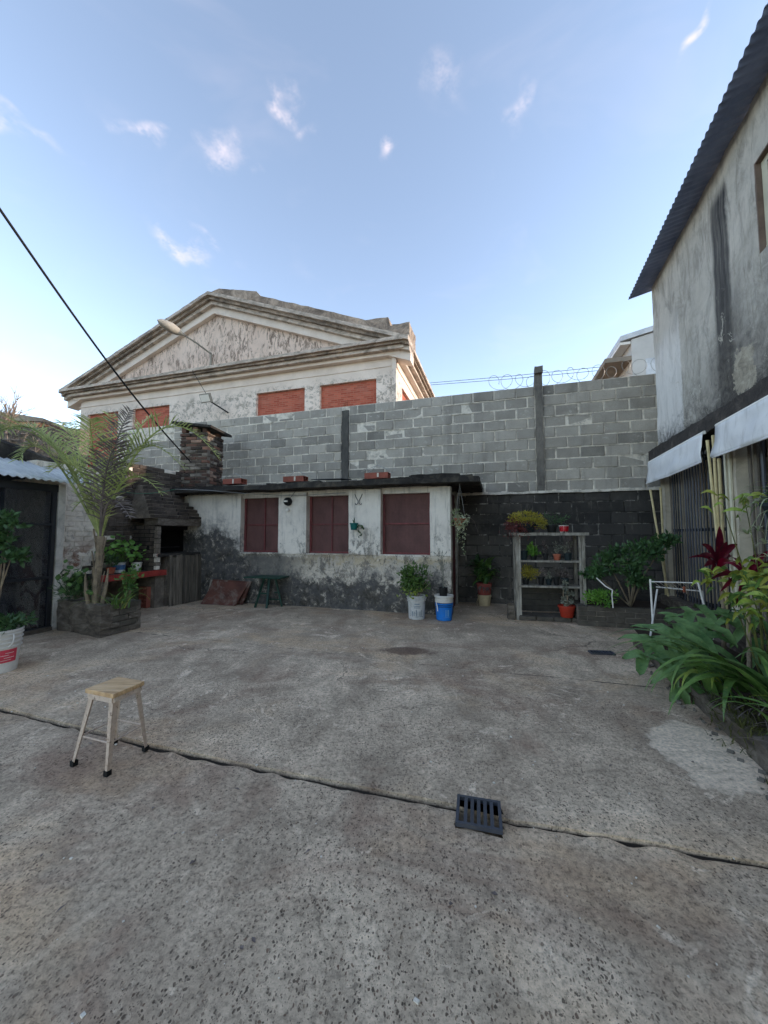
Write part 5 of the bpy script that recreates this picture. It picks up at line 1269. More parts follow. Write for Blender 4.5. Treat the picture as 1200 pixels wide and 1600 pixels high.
# back brick planter
bp = thing('brick_planter', FP(.6, -.2, 0), 'low dark brick planter against the back wall by the shelf', 'planter')
MB().fbox(FP, .0, 1.35, -.1, -.012, -.01, .27).build('mortar', 'lime_mortar', bp)
bricks(bp, 'brick', ['planter_brick'], FP, 0, .0, 1.35, .0, 4, .24, .072, .010, .1, jit=.008, seed=81)
FPe = Frame(tuple(FP(0, 0)[:2]), tuple((-FP.n)[:2]), tuple((-FP.u)[:2]))
bricks(bp, 'brick', ['planter_brick'], FPe, -.0, .1, .7, .0, 4, .24, .072, .010, .1, jit=.006, seed=82)
mb = MB(); mb.prism([FP(.06, -.06, .18), FP(1.7, -.06, .18), FP(1.7, -1.0, .18), FP(.06, -1.0, .18)], (0, 0, .06)); mb.build('soil', 'soil', bp)
c = FP(.78, -.35, .24); t = plant('back_shrub', c, 'spreading dark green shrub in the brick planter below the awning', 'bush')
r = random.Random(83); mb = MB(); cen = [(980, 872, 5.25, .34, .24), (1010, 862, 5.3, .3, .2), (950, 880, 5.4, .26, .16), (1038, 850, 5.3, .2, .14), (990, 905, 5.2, .2, .16), (925, 892, 5.5, .2, .1)]
for (px, py, Y, rx, rz) in cen: bush(mb, dp(px, py, Y), (rx, .22, rz), 330, .075, .04, r)
mb.build('foliage', 'leaf_dark', t)
mb = MB(); stems(mb, c, [dp(px, py, Y) for (px, py, Y, rx, rz) in cen], .014, r); mb.build('stems', 'palm_trunk', t)
c = FP(.3, -.2, .24); t = plant('bright_groundcover', c, 'low bright green plant beside the shelf in the brick planter', 'plant')
r = random.Random(84); mb = MB(); bush(mb, dp(938, 934, 5.3), (.26, .16, .12), 420, .05, .03, r, updir=.8); mb.build('foliage', 'leaf_bright', t)
mb = MB(); mb.tube([dp(932, 903, 5.35), dp(946, 916, 5.25), dp(957, 922, 5.2), dp(956, 930, 5.2), dp(958, 950, 5.2)], .009, 6)
tag(mb.build('garden_rod', 'white_metal', smooth=True), 'thin bent white rod stuck in the brick planter', 'rod')

# ------------------------------------------------------------------ plant shelf
SW = 1.0
sf = thing('plant_shelf', FS(.5, -.16, 0), 'pale weathered wooden plant shelf standing against the dark wall', 'shelf')
for (s, d) in ((0, 0), (SW - .045, 0), (0.02, -.30), (SW - .065, -.30)):
    MB().fbox(FS, s, s + .045, d - .04, d, .08 if d else .0, 1.29).build('post', 'shelf_wood', sf)
for (s) in (.05, SW - .08): MB().fbox(FS, s, s + .028, -.032, -.008, .08, 1.29).build('rail', 'shelf_wood', sf)
for z in (.885, .50): MB().fbox(FS, .046, SW - .046, -.3, -.004, z, z + .028).build('shelf_board', 'shelf_wood', sf)
MB().rough(FS, -.04, SW + .05, -.36, .04, 1.292, 1.335, .08, .004, 2).build('top_board', 'shelf_wood', sf, smooth=50)
for k in range(4): MB().fbox(FS, .05, SW - .05, -.335, -.32, .09 + k * .095, .175 + k * .095).build('back_plank', 'dark_plank', sf)
kb = thing('brick_step', FS(.5, -.1, 0), 'low brick step under the plant shelf', 'step')
bricks(kb, 'brick', ['planter_brick'], FS, .03, .03, SW - .02, .0, 1, .25, .075, .01, .36, seed=91)
stn = MB().rough(FS, -.13, -.03, -.12, .0, 0, .26, .05, .012, 4, 8).build('stone_stump', 'planter_plaster', smooth=60); tag(stn, 'small upright cement stump at the left foot of the shelf', 'stone')
def sp(px, py, d=-.12): s_, z_ = FS.pix(px, py, d); return s_, z_
# on top: big succulent, yellow above and rust-red below, a dark pot and a striped pot
s_, _ = sp(822, 815); c = FS(s_, -.14, 1.337); t = plant('jelly_bean_plant', c, 'large rounded yellow and rust-red succulent on top of the shelf', 'plant')
MB().lathe(c, pot_profile(.12, .15, .14), 20).build('pot', 'pot_dark', t, smooth=35)
r = random.Random(92); m1, m2 = MB(), MB()
for i in range(1500):
    v = rdir(r); v.z = v.z if v.z > -.35 else -v.z * .5; v = v * r.uniform(.75, 1.05); p = c + V((v.x * .30, v.y * .2, .13 + v.z * .2))
    leaflet(m1 if v.z + .5 * v.x > r.uniform(-.35, .15) else m2, p, v + rdir(r) * .6, rdir(r), .045, .012)
for i in range(420):
    p = c + V((r.gauss(-.16, .11), -.1 + r.gauss(0, .06), .06 + r.gauss(0, .07))); leaflet(m2, p, V((r.uniform(-1, .3), -.4, -.6)) + rdir(r) * .7, rdir(r), .05, .012)
m1.build('yellow_foliage', 'leaf_yellow', t); m2.build('rust_foliage', 'leaf_rust', t)
s_, _ = sp(863, 822); c = FS(s_, -.16, 1.337); t = pot_thing('nursery_pot', c, pot_profile(.06, .075, .12), 'black_plastic', 'black nursery pot with wispy green plant on the shelf top')
r = random.Random(93); mb = MB(); bush(mb, c + V((.08, 0, .2)), (.24, .12, .12), 240, .05, .012, r); mb.build('foliage', 'leaf_dark', t)
s_, _ = sp(879, 830); c = FS(s_, -.06, 1.337); t = pot_thing('striped_pot', c, pot_profile(.05, .065, .11, .004, .01), 'pail_white', 'small white pot with red stripes on the shelf top')
for k in range(9):
    a = math.pi + .25 + k * .33; X = V((math.cos(a), math.sin(a), 0)); m = MB(); m.box(c + X * .064 + V((0, 0, .058)), X.cross(V((0, 0, 1))), X, V((0, 0, 1)) + X * .13, .008, .003, .042); m.build('stripe', 'red_plastic', t)
r = random.Random(94); mb = MB()
for i in range(30):
    p = c + V((r.uniform(-.06, .1), -.06, .0)); mb.tube([p + V((0, 0, .02)), p + V((r.uniform(-.02, .02), -.03, -.1)), p + V((r.uniform(-.05, .05), -.02, -.1 - r.random() * .2))], .0025, 3)
mb.build('trailing_stems', 'leaf_dead', t)
# middle shelf
items = [(819, .91, .058, .14, 'pot_dark', 'dark jar at the left of the middle shelf', None), (834, .91, .05, .07, 'black_plastic', 'leafy green plant in a low pot on the middle shelf', ('leaf_bright', .13, .13, 150, .06, .045)),
         (853, .91, .04, .10, 'black_plastic', 'spindly dry plant in a dark pot on the middle shelf', ('leaf_dead', .06, .2, 80, .04, .012)), (871, .91, .055, .095, 'terracotta', 'terracotta pot with dry stems on the middle shelf', ('leaf_grey', .09, .13, 90, .04, .012)),
         (888, .91, .055, .11, 'pot_dark', 'dark grey pot with grey foliage at the right of the middle shelf', ('leaf_grey', .1, .14, 120, .045, .02)),
         (822, .53, .05, .09, 'black_plastic', 'bushy yellow-green plant spilling from the lower shelf', ('leaf_yellow', .16, .18, 420, .05, .014)),
         (846, .53, .045, .11, 'black_plastic', 'black pot with dark twigs on the lower shelf, next to the yellow plant', ('leaf_dead', .07, .12, 70, .05, .014)), (858, .53, .045, .09, 'pot_dark', 'small dark pot with grey sprigs in the middle of the lower shelf', ('leaf_grey', .07, .09, 90, .04, .012)),
         (870, .53, .045, .12, 'black_plastic', 'black pot with upright dark stems on the lower shelf', ('leaf_dead', .06, .15, 60, .05, .012)), (884, .53, .055, .11, 'pot_dark', 'wide dark pot with dry leaves at the right of the lower shelf', ('leaf_dead', .11, .1, 120, .05, .02))]
for k, (px, z, R, h, m, lab, fol) in enumerate(items):
    s_, _ = sp(px, 880 if z > .7 else 915); c = FS(s_, -.13, z + .002 + (0 if z > .7 else 0)); t = pot_thing('shelf_pot', c, pot_profile(R * .8, R, h, .006, .018), m, lab, 'plant pot', 16, 'pots on the plant shelf')
    if fol:
        r = random.Random(100 + k); mb = MB(); fm, rw, fh, nn, ll, lw = fol; off = V((.02, -.08, -.03)) if fm == 'leaf_yellow' else V((0, 0, 0))
        bush(mb, c + V((0, 0, h + fh * .55)) + off, (rw, rw * .8, fh * .8), nn, ll, lw, r, updir=.7); mb.build('foliage', fm, t)
c = FS(*[sp(886, 968, .0)[0], .0, .078]); t = pot_thing('red_pot', c, pot_profile(.085, .115, .17, .008, .025), 'pot_red', 'bright red pot with grey rosette plant at the foot of the shelf')
r = random.Random(120); mb = MB()
for (dx, dz) in ((-.05, .26), (.05, .24), (.0, .34), (.07, .35), (-.02, .42), (.02, .2), (-.07, .2), (.0, .5)):
    cc = c + V((dx, r.uniform(-.06, .02), dz))
    for i in range(16): leaflet(mb, cc, rdir(r) + V((0, -.3, .2)), rdir(r), .06, .03)
mb.build('foliage', 'leaf_grey', t)
mb = MB(); stems(mb, c + V((0, 0, .14)), [c + V((dx, 0, .45)) for dx in (-.04, .0, .05)], .008, r); mb.build('stems', 'palm_trunk', t)

# ------------------------------------------------------------------ pails and pots by the annex
def pail(c, r0, r1, h, mat, name, label, rings=2, n=28):
    t = thing(name, c, label, 'pail'); prof = [(r0 - .006, 0), (r0, .006)]
    for k in range(rings):
        z = h - .035 - .04 * (rings - 1 - k); rr = r0 + (r1 - r0) * z / h; prof += [(rr, z - .012), (rr + .009, z - .010), (rr + .009, z), (rr, z + .002)]
    prof += [(r1, h - .02), (r1 + .006, h - .018), (r1 + .006, h), (r1 - .006, h), (r1 - .012, h - .05), (.001, h - .055)]
    MB().lathe(c, prof, n).build('body', mat, t, smooth=35); return t
def strip(c, r0, r1, h, a0, a1, za, zb, mat, t, name, off=.0012, n=10):
    mb = MB()
    for i in range(n + 1):
        a = a0 + (a1 - a0) * i / n
        for z in (za, zb): R = r0 + (r1 - r0) * z / h + off; mb.v.append(c + V((R * math.cos(a), R * math.sin(a), z)))
    for i in range(n): mb.f.append((i * 2, i * 2 + 2, i * 2 + 3, i * 2 + 1))
    return mb.build(name, mat, t)
def handle(t, c, r, z, drop, mat='white_metal', side=0):
    pts = [c + V((math.cos(a + side) * (r + .012), math.sin(a + side) * (r + .012), z - drop * math.sin(max(0, (a - math.pi))))) for a in [math.pi + math.pi * i / 12 for i in range(13)]]
    MB().tube(pts, .004, 5).build('handle', mat, t, smooth=True)
c = gp(651, 966); t = pail(c, .125, .14, .36, 'pail_grey', 'paint_pail', 'whitish printed paint pail with leafy green plant by the annex wall')
fc = math.atan2(-c.y, -c.x)
for (z, w_, h_) in ((.235, .5, .012), (.205, .75, .009), (.18, .65, .009)): strip(c, .125, .14, .36, fc - .1 - w_ / 2 + .1, fc + .1 + w_ / 2, z, z + h_, 'print_blue', t, 'print')
r = random.Random(131)
for k in range(7): a = fc - .75 + k * .22; strip(c, .125, .14, .36, a, a + .06 + .04 * (k % 2), .06, .13 + .02 * (k % 3 == 0), 'print_blue', t, 'print', n=3)
strip(c, .125, .14, .36, fc - .1, fc + .9, .045, .052, 'print_blue', t, 'print')
handle(t, c, .14, .33, .05)
mb = MB(); bush(mb, c + V((-.02, 0, .62)), (.27, .2, .27), 1050, .06, .03, r, clumps=14); mb.build('foliage', 'leaf_green', t)
mb = MB()
for i in range(46): p = c + V((r.gauss(-.05, .1), -.1 + r.gauss(0, .05), .42 + r.gauss(0, .04))); leaflet(mb, p, rdir(r), rdir(r), .06, .04)
mb.build('pale_leaves', 'leaf_lime', t)
mb = MB(); stems(mb, c + V((0, 0, .3)), [c + V((r.uniform(-.2, .2), r.uniform(-.12, .12), r.uniform(.5, .8))) for _ in range(9)], .006, r); mb.build('stems', 'palm_trunk', t)
c = gp(694, 968); t = pail(c, .12, .132, .26, 'pail_blue', 'blue_pail', 'bright blue pail with white rim and lid beside the annex corner', 1)
strip(c, .12, .132, .26, 0, 2 * math.pi, .205, .235, 'pail_navy', t, 'dark_band', .002, 28)
fc = math.atan2(-c.y, -c.x)
for (a, w_) in ((.18, .09), (.42, .16)): strip(c, .12, .132, .26, fc + a, fc + a + w_, .07, .17, 'print_pale', t, 'print', n=4)
strip(c, .12, .132, .26, fc + .1, fc + .75, .055, .06, 'print_pale', t, 'print')
MB().lathe(c + V((0, 0, .262)), [(.118, 0), (.14, .01), (.143, .05), (.136, .055), (.136, .075), (.147, .08), (.15, .11), (.143, .116), (.135, .1), (.001, .095)], 28).build('lid', 'pail_white', t, smooth=35)
MB().tube([c + V((-.13, -.05, .29)), c + V((-.12, -.1, .22)), c + V((-.115, -.115, .15))], .007, 6).build('handle', 'pail_white', t, smooth=True)
c2 = c + V((-.01, 0, .36)); t = pot_thing('sapling_pot', c2, pot_profile(.06, .065, .13, .003, .01), 'black_plastic', 'black pot with a thin bare seedling standing in the blue pail')
r = random.Random(133); mb = MB(); mb.tube([c2 + V((0, 0, .1)), c2 + V((.0, 0, .3)), c2 + V((-.02, 0, .62))], [.006, .005, .003], 5)
for i in range(15):
    z = r.uniform(.25, .62); p = c2 + V((-.01, 0, z)); q = p + V((r.uniform(-.14, .14), r.uniform(-.05, .05), r.uniform(.04, .16))); mb.tube([p, q], [.0025, .0015], 3); leaflet(mb, q, q - p, rdir(r), .07, .016)
    leaflet(mb, p.lerp(q, .6), rdir(r) + V((0, 0, .6)), rdir(r), .05, .012)
mb.build('seedling', 'leaf_grey', t)
c = gp(757, 946); t = thing('stacked_pot', c, 'broad-leaved plant in a maroon pot set in a beige pot by the back wall', 'plant pot')
MB().lathe(c, [(.098, 0), (.104, .01), (.118, .17), (.126, .17), (.126, .195), (.116, .2), (.001, .19)], 24).build('lower_pot', 'pot_beige', t, smooth=35)
MB().lathe(c + V((0, 0, .195)), [(.105, 0), (.118, .02), (.134, .185), (.142, .19), (.142, .215), (.128, .215), (.12, .19), (.001, .18)], 24).build('upper_pot', 'pot_maroon', t, smooth=35)
MB().tube([c + V((-.11, -.03, .17)), c + V((-.15, -.05, .08)), c + V((-.14, -.05, .01))], .006, 5).build('handle', 'pot_beige', t)
r = random.Random(135)
for i in range(64):
    a = r.uniform(0, 6.28); e_ = r.uniform(.1, 1.4); q = c + V((r.gauss(0, .06), r.gauss(0, .06), .38 + r.uniform(0, .40))); mb = MB()
    blade(mb, q, a, e_, r.uniform(.2, .36), .075, r.uniform(.9, 1.9), 6, .2, mid=.8); mb.build('leaf', r.choice(['leaf_green', 'leaf_dark', 'leaf_dark']), t)
mb = MB()
for i in range(8): q = c + V((r.gauss(0, .1), -.1, .36)); blade(mb, q, r.uniform(2.4, 3.9), -.4, .16, .035, .9, 5)
mb.build('dry_leaves', 'leaf_dead', t); mb = MB(); stems(mb, c + V((0, 0, .36)), [c + V((r.gauss(0, .05), r.gauss(0, .05), .68)) for _ in range(7)], .008, r); mb.build('stems', 'leaf_green', t)
# hanging variegated plant at the annex corner
s_, z_ = FA.pix(718, 812, .12); c = FA(s_, .12, z_); t = thing('hanging_plant', c - V((0, 0, .1)), 'hanging basket of pale variegated foliage at the annex corner', 'hanging plant')
MB().lathe(c + V((0, 0, -.1)), pot_profile(.06, .09, .12, .006, .015), 18).build('basket', 'terracotta', t, smooth=35)
mb = MB(); top = V((c.x + .01, c.y, 2.12))
for k in range(3): mb.tube([c + az(k * 2.1, 0) * .09 + V((0, 0, .02)), top], .003, 4)
mb.build('hanger', 'wire_grey', t)
r = random.Random(141); mb = MB(); bush(mb, c + V((0, 0, .02)), (.16, .14, .19), 430, .05, .022, r, updir=-.2)
for k in range(5):
    x0 = r.uniform(-.06, .08); L = r.uniform(.2, .5)
    for i in range(16): leaflet(mb, c + V((x0 + r.gauss(0, .012), -.09, -.06 - L * i / 16)), rdir(r) + V((0, 0, -.6)), rdir(r), .04, .018)
mb.build('foliage', 'leaf_variegated', t)
mb = MB(); mb.tube([c + V((.1, -.05, .08)), c + V((.22, -.05, -.02)), c + V((.28, -.05, -.2))], .003, 4); mb.build('runner', 'leaf_dead', t)

# ------------------------------------------------------------------ green table and rusty boards
c = gp(428, 944); tb = thing('green_table', V((c.x, c.y, 0)), 'small low dark green table against the annex wall', 'table')
sA = (V((c.x, c.y, 0)) - FA.O).dot(FA.u); tz = .55
mb = MB(); mb.hexa([FA(sA - .34, .42, tz - .02), FA(sA + .40, .40, tz - .02), FA(sA + .36, .03, tz - .02), FA(sA - .22, .03, tz - .02), FA(sA - .34, .42, tz), FA(sA + .40, .40, tz), FA(sA + .36, .03, tz), FA(sA - .22, .03, tz)]); mb.build('tabletop', 'green_table', tb)
for (a, b_, d0, d1) in ((-.05, -.14, .2, .34), (.06, .10, .2, .34), (.14, .26, .15, .1), (-.02, -.06, .12, .06)):
    MB().bar(FA(sA + a, d0, tz - .02), FA(sA + b_, d1, .0), .035, .03).build('leg', 'green_table', tb)
MB().bar(FA(sA - .10, .28, .25), FA(sA + .09, .28, .25), .025, .025).build('stretcher', 'green_table', tb)
MB().bar(FA(sA + .12, .13, .25), FA(sA + .22, .11, .25), .025, .025).build('stretcher', 'green_table', tb)
MB().bar(FA(sA - .04, .1, .12), FA(sA + .2, .1, .12), .02, .02).build('stretcher', 'green_table', tb)
for k, (s0, w_, h_, base, lean, m, lab) in enumerate(((-3.62, .12, .42, .10, .06, 'shelf_wood', 'narrow pale board leaning at the left of the rusty boards'), (-3.5, .75, .40, .36, .28, 'rust_board', 'front rusty square board leaning against the annex wall'), (-3.55, .85, .43, .22, .16, 'rust_board', 'rear wide dark board behind the rusty board'))):
    mb = MB(); q = .02
    mb.hexa([FA(s0, base, .004), FA(s0 + w_, base - .03, .004), FA(s0 + w_, base - .03 - q, .004), FA(s0, base - q, .004), FA(s0 + .06, base - lean, h_), FA(s0 + w_ + .07, base - lean - .03, h_ - .02), FA(s0 + w_ + .07, base - lean - .03 - q, h_ - .02), FA(s0 + .06, base - lean - q, h_)])
    tag(mb.build('leaning_board', m), lab, 'board', 'boards leaning on the annex')

# ------------------------------------------------------------------ stool
sc_ = gp(170, 1190); st = thing('stool', V((sc_.x, sc_.y, 0)), 'small wooden-topped stool with splayed pale metal legs and black feet', 'stool')
zt = .455; cor = [gp(133, 1076, zt), gp(177, 1085, zt), gp(226, 1064, zt), gp(185, 1057, zt)]   # left, front, right, back
ctr = sum(cor, V()) / 4
feet = [gp(111, 1197), gp(167, 1214), gp(231, 1172), gp(179, 1160)]
mb = MB(); mb.hexa([p - V((0, 0, .024)) for p in cor] + cor); o = mb.build('seat', 'stool_wood', st)
md = o.modifiers.new('bevel', 'BEVEL'); md.width = .003; md.segments = 2
mb = MB(); inn = [ctr.lerp(p, .86) - V((0, 0, .024)) for p in cor]
for i in range(4): mb.bar(inn[i] - V((0, 0, .014)), inn[(i + 1) % 4] - V((0, 0, .014)), .018, .026)
mb.build('apron', 'stool_leg', st)
joints = []
for i in range(4):
    top_ = ctr.lerp(cor[i], .84) - V((0, 0, .026)); bot = feet[i] + V((0, 0, .008)); out = V((top_.x - ctr.x, top_.y - ctr.y, 0)).normalized(); ax = (bot - top_).normalized()
    # folded angle-iron leg: two flanges meeting at the outer edge
    e1 = (cor[(i + 1) % 4] - cor[i]); e1.z = 0; e1.normalize(); e2 = (cor[(i - 1) % 4] - cor[i]); e2.z = 0; e2.normalize(); mb = MB()
    for (e_, off) in ((e1, e2), (e2, e1)):
        wt, wb = .034, .018
        mb.hexa([bot, bot + e_ * wb, bot + e_ * wb + off * .002, bot + off * .002, top_, top_ + e_ * wt, top_ + e_ * wt + off * .002, top_ + off * .002])
    lg = mb.build('leg', 'stool_leg', st)
    MB().box(feet[i] + V((0, 0, .014)) + (e1 + e2) * .009, e1, e2, V((0, 0, 1)), .014, .014, .014).build('rubber_foot', 'black_rubber', lg)
    joints.append(top_.lerp(bot, .60) + (e1 + e2) * .008)
for i in range(4): MB().tube([joints[i], joints[(i + 1) % 4]], .0045, 6).build('stretcher', 'stool_leg', st)

# ------------------------------------------------------------------ white bucket with red label at the left edge
c = gp(-4, 1049); t = pail(c, .135, .165, .40, 'pail_white', 'white_bucket', 'white ribbed bucket with red label and low green plant at the left edge', 4, 32)
fc = math.atan2(-c.y, -c.x); 
strip(c, .135, .165, .40, fc - .15, fc + .95, .10, .22, 'label_red', t, 'red_label')
r = random.Random(151)
for (a_, b_, z_) in ((.1, .62, .12), (.25, .8, .142), (.05, .5, .165), (.3, .75, .185)): strip(c, .135, .165, .40, fc + a_, fc + b_, z_, z_ + .004, 'pail_white', t, 'print', .002)
MB().tube([c + V((.165, -.03, .36)), c + V((.19, -.05, .33)), c + V((.19, -.06, .28)), c + V((.165, -.07, .25))], .006, 6).build('handle', 'pail_white', t, smooth=True)
mb = MB(); bush(mb, c + V((.02, .02, .45)), (.24, .2, .1), 420, .07, .03, r, updir=.1); mb.build('foliage', 'leaf_dark', t)
mb = MB(); p = gp(22, 1046)
for i in range(9): leaflet(mb, V((p.x + r.uniform(-.06, .02), p.y + r.uniform(-.04, .03), .03 + r.uniform(0, .03))), rdir(r) + V((0, 0, .2)), V((0, 0, 1)), .08, .05)
tag(mb.build('red_petals', 'red_plastic'), 'fallen red petals at the foot of the white bucket', 'petals')
mb = MB(); q = gp(19, 1040); mb.tube([V((q.x, q.y, .02)), V((q.x, q.y, .1))], [.035, .03], 10); tag(mb.build('lime_cup', 'lime_plastic', smooth=35), 'small lime green cup beside the white bucket', 'cup')
# tall potted plant in front of the shed
c = gp(-12, 1010); t = thing('shed_plant', V((c.x, c.y, 0)), 'tall leafy plant climbing before the dark shed screen', 'plant')
MB().lathe(V((c.x, c.y, 0)), pot_profile(.11, .14, .26), 20).build('pot', 'pot_dark', t, smooth=35)
r = random.Random(152); mb = MB()
for (px, py, rx, rz) in ((14, 815, .2, .12), (6, 850, .18, .12), (18, 870, .16, .1), (2, 830, .16, .2)): bush(mb, dp(px, py, 4.35), (rx, .16, rz), 120, .085, .05, r)
mb.build('foliage', 'leaf_dark', t); mb = MB(); stems(mb, V((c.x, c.y, .2)), [dp(px, py, 4.35) for (px, py) in ((14, 815), (6, 850), (18, 870))], .012, r); mb.build('stems', 'palm_trunk', t)

# ------------------------------------------------------------------ clothes airer
ca = thing('clothes_airer', V((3.75, 4.75, 0)), 'white folding clothes airer standing by the brick planter', 'clothes airer')
Ya = 4.72; P = lambda px, py, Y=Ya: dp(px, py, Y)
def ext(a, b_): a, b_ = V(a), V(b_); return a + (b_ - a) * ((a.z - .015) / (a.z - b_.z))
A, B_, C_, D_ = P(1016, 905), P(1091, 911, 4.45), P(1025, 917, 4.95), P(1098, 924, 4.75)
for (a, q) in ((A, P(1019, 955, 4.7)), (P(1027, 921, 4.9), P(1022, 955, 4.72)), (B_, P(1110, 985, 4.35)), (D_, P(1104, 985, 4.8))): MB().tube([a, ext(a, q)], .011, 8).build('leg', 'white_metal', ca, smooth=True)
for (a, q) in ((A - V((0, 0, .03)), B_), (C_, D_)): MB().tube([a, q], .008, 6).build('side_rail', 'white_metal', ca, smooth=True)
for k in range(8):
    t_ = (k + .5) / 8; MB().tube([(A - V((0, 0, .03))).lerp(B_, t_), C_.lerp(D_, min(1, t_ + .08)) - V((0, 0, .01))], .0035, 5).build('drying_bar', 'white_metal', ca, smooth=True)
pg = P(1069, 921, 4.6); m = MB(); m.box(pg, (1, 0, 0), (0, 1, 0), (0, 0, 1), .012, .008, .035)
tag(m.build('clothes_peg', 'terracotta'), 'small reddish clothes peg on the white airer', 'peg')

# ------------------------------------------------------------------ large plants in the bed
def split_leaf(c, a, pitch, L, W, mat, parent, seed, lobes=4, roll=0.0):
    """deeply lobed leaf: midrib from c heading a, blade in the plane tilted by pitch"""
    r = random.Random(seed); d = az(a, pitch); side = V((math.cos(a), -math.sin(a), 0)); up = side.cross(d); side = side * math.cos(roll) + up * math.sin(roll); up = side.cross(d); mb = MB()
    mid = [c + d * L * t - V((0, 0, 1)) * L * .28 * t * t for t in [i / 10 for i in range(11)]]
    for sg in (-1, 1):
        for k in range(lobes):
            t = .02 + .86 * k / (lobes - 1); p = mid[0].lerp(mid[-1], 0) if False else mid[min(10, int(t * 10))].lerp(mid[min(10, int(t * 10) + 1)], t * 10 - int(t * 10))
            ang = math.radians(118 - 92 * t + r.uniform(-6, 6)); ld = (side * sg * math.sin(ang) + d * math.cos(ang)).normalized()
            ll = W * (.62 + .5 * math.sin(math.pi * (t * .85 + .12))) * r.uniform(.9, 1.1) * (.75 if t > .8 else 1); w = L * .17
            q = ld.cross(up).normalized(); pts = []
            for i, (s, ww) in enumerate(((0, 1.0), (.3, .95), (.6, .9), (.85, .6), (1.0, .08))):
                z = up * (.06 * math.sin(s * 2.6)) * W + V((0, 0, -1)) * ll * .38 * s * s + up * .02 * r.uniform(-1, 1) * (s > 0)
                m = p + ld * ll * s + z; pts += [m - q * w * ww * .62 + up * .012, m, m + q * w * ww * .62 + up * .012]
            mb.add(pts, [f for i in range(4) for f in ((i * 3, i * 3 + 1, i * 3 + 4, i * 3 + 3), (i * 3 + 1, i * 3 + 2, i * 3 + 5, i * 3 + 4))])
    cw = W * .14
    for i in range(10):
        w0 = cw * (1 - i / 10) + .01; w1 = cw * (1 - (i + 1) / 10) + .01
        mb.add([mid[i] - side * w0, mid[i] - up * .012, mid[i] + side * w0, mid[i + 1] + side * w1, mid[i + 1] - up * .012, mid[i + 1] - side * w1], [(0, 1, 4, 5), (1, 2, 3, 4)])
    return mb.build('leaf', mat, parent, smooth='all')
pbp = V((2.95, 3.75, .12)); ph = thing('philodendron', pbp, 'large dark split-leaved philodendron leaning out of the bed', 'plant')
LV = [((1105, 975), 3.5, -1.6, -.05, .60, .30, .32), ((1065, 988), 3.3, -1.75, -.2, .46, .26, .5), ((1050, 1005), 3.2, -2.6, -.85, .34, .2, .2), ((1130, 958), 3.7, -1.2, .1, .44, .26, .3), ((1078, 1010), 3.2, -3.0, -.9, .30, .2, 0),
      ((1075, 1035), 3.1, -2.8, -1.0, .26, .16, .1), ((1140, 970), 3.5, 2.7, -.6, .34, .22, -.2), ((1160, 965), 3.6, 1.5, .0, .36, .22, -.5), ((1105, 992), 3.4, -2.3, -.5, .4, .24, .3)]
stm = MB()
for k, ((px, py), Y, a, p_, L, W, rl) in enumerate(LV):
    c = dp(px, py, Y); split_leaf(c, a, p_, L, W, 'leaf_philo', ph, 200 + k, 4, rl); stm.tube([pbp + V((random.Random(k).uniform(-.1, .1), 0, 0)), pbp.lerp(c, .5) + V((.04, 0, .1)), c], [.016, .013, .009], 6)
stm.build('stems', 'leaf_green', ph, smooth=True)
MB().tube([pbp, pbp + V((-.06, -.05, .18)), pbp + V((-.1, -.1, .30))], [.05, .045, .03], 8).build('trunk', 'palm_trunk', ph, smooth=True)
r = random.Random(211)
def straps(name, c, label, n, mat, L0, L1, w, seed, azr=(0, 6.28), er=(.5, 1.3), dr=(1.3, 2.4), spread=.1, cat='plant'):
    t = plant(name, c, label, cat); r = random.Random(seed)
    for i in range(n):
        mb = MB(); blade(mb, c + V((r.gauss(0, spread), r.gauss(0, spread), 0)), r.uniform(*azr), r.uniform(*er), r.uniform(L0, L1), w * r.uniform(.8, 1.2), r.uniform(*dr), 12, .3, r.uniform(-.4, .4)); mb.build('leaf', mat if isinstance(mat, str) else r.choice(mat), t, smooth='all')
    return t
crn = straps('strap_lily', V((2.62, 2.62, .13)), 'big glossy strap-leaved lily arching over the kerb at the right', 15, ['leaf_crinum', 'leaf_crinum', 'leaf_philo'], .6, 1.05, .09, 212, (-2.6, .6), (.55, 1.25), (1.5, 2.5), .12)
for k, (a, e_, L, dr) in enumerate(((-1.55, .95, 1.05, 2.3), (-1.75, .7, .9, 2.0), (-1.3, 1.05, 1.0, 2.1), (-2.2, .8, .7, 2.4), (-1.9, 1.1, .95, 2.7), (-1.1, .8, .9, 1.6))):
    mb = MB(); blade(mb, V((2.62, 2.6 + .06 * k, .16)), a, e_, L, .1, dr, 14, .3); mb.build('leaf', 'leaf_crinum', crn, smooth='all')
straps('young_lily', V((2.42, 2.12, .13)), 'smaller bright green lily near the right edge of the photo', 9, ['leaf_crinum', 'leaf_lime'], .35, .6, .05, 214, (-2.8, .3), (.5, 1.2), (1.4, 2.5), .06)
c = V((2.50, 2.92, .12)); t = plant('pale_shoot', c, 'pale lime rolled leaves drooping at the kerb under the lily', 'plant')
for k, (a, e_, L, w_, d_) in enumerate(((-1.9, .9, .42, .07, 2.6), (-1.6, .7, .40, .06, 2.3), (-2.3, 1.0, .36, .07, 2.5), (-2.6, .8, .34, .05, 2.6))):
    mb = MB(); blade(mb, c + V((.03 * k, 0, 0.05)), a, e_, L, w_, d_, 10, .5); mb.build('leaf', 'leaf_lime', t, smooth='all')
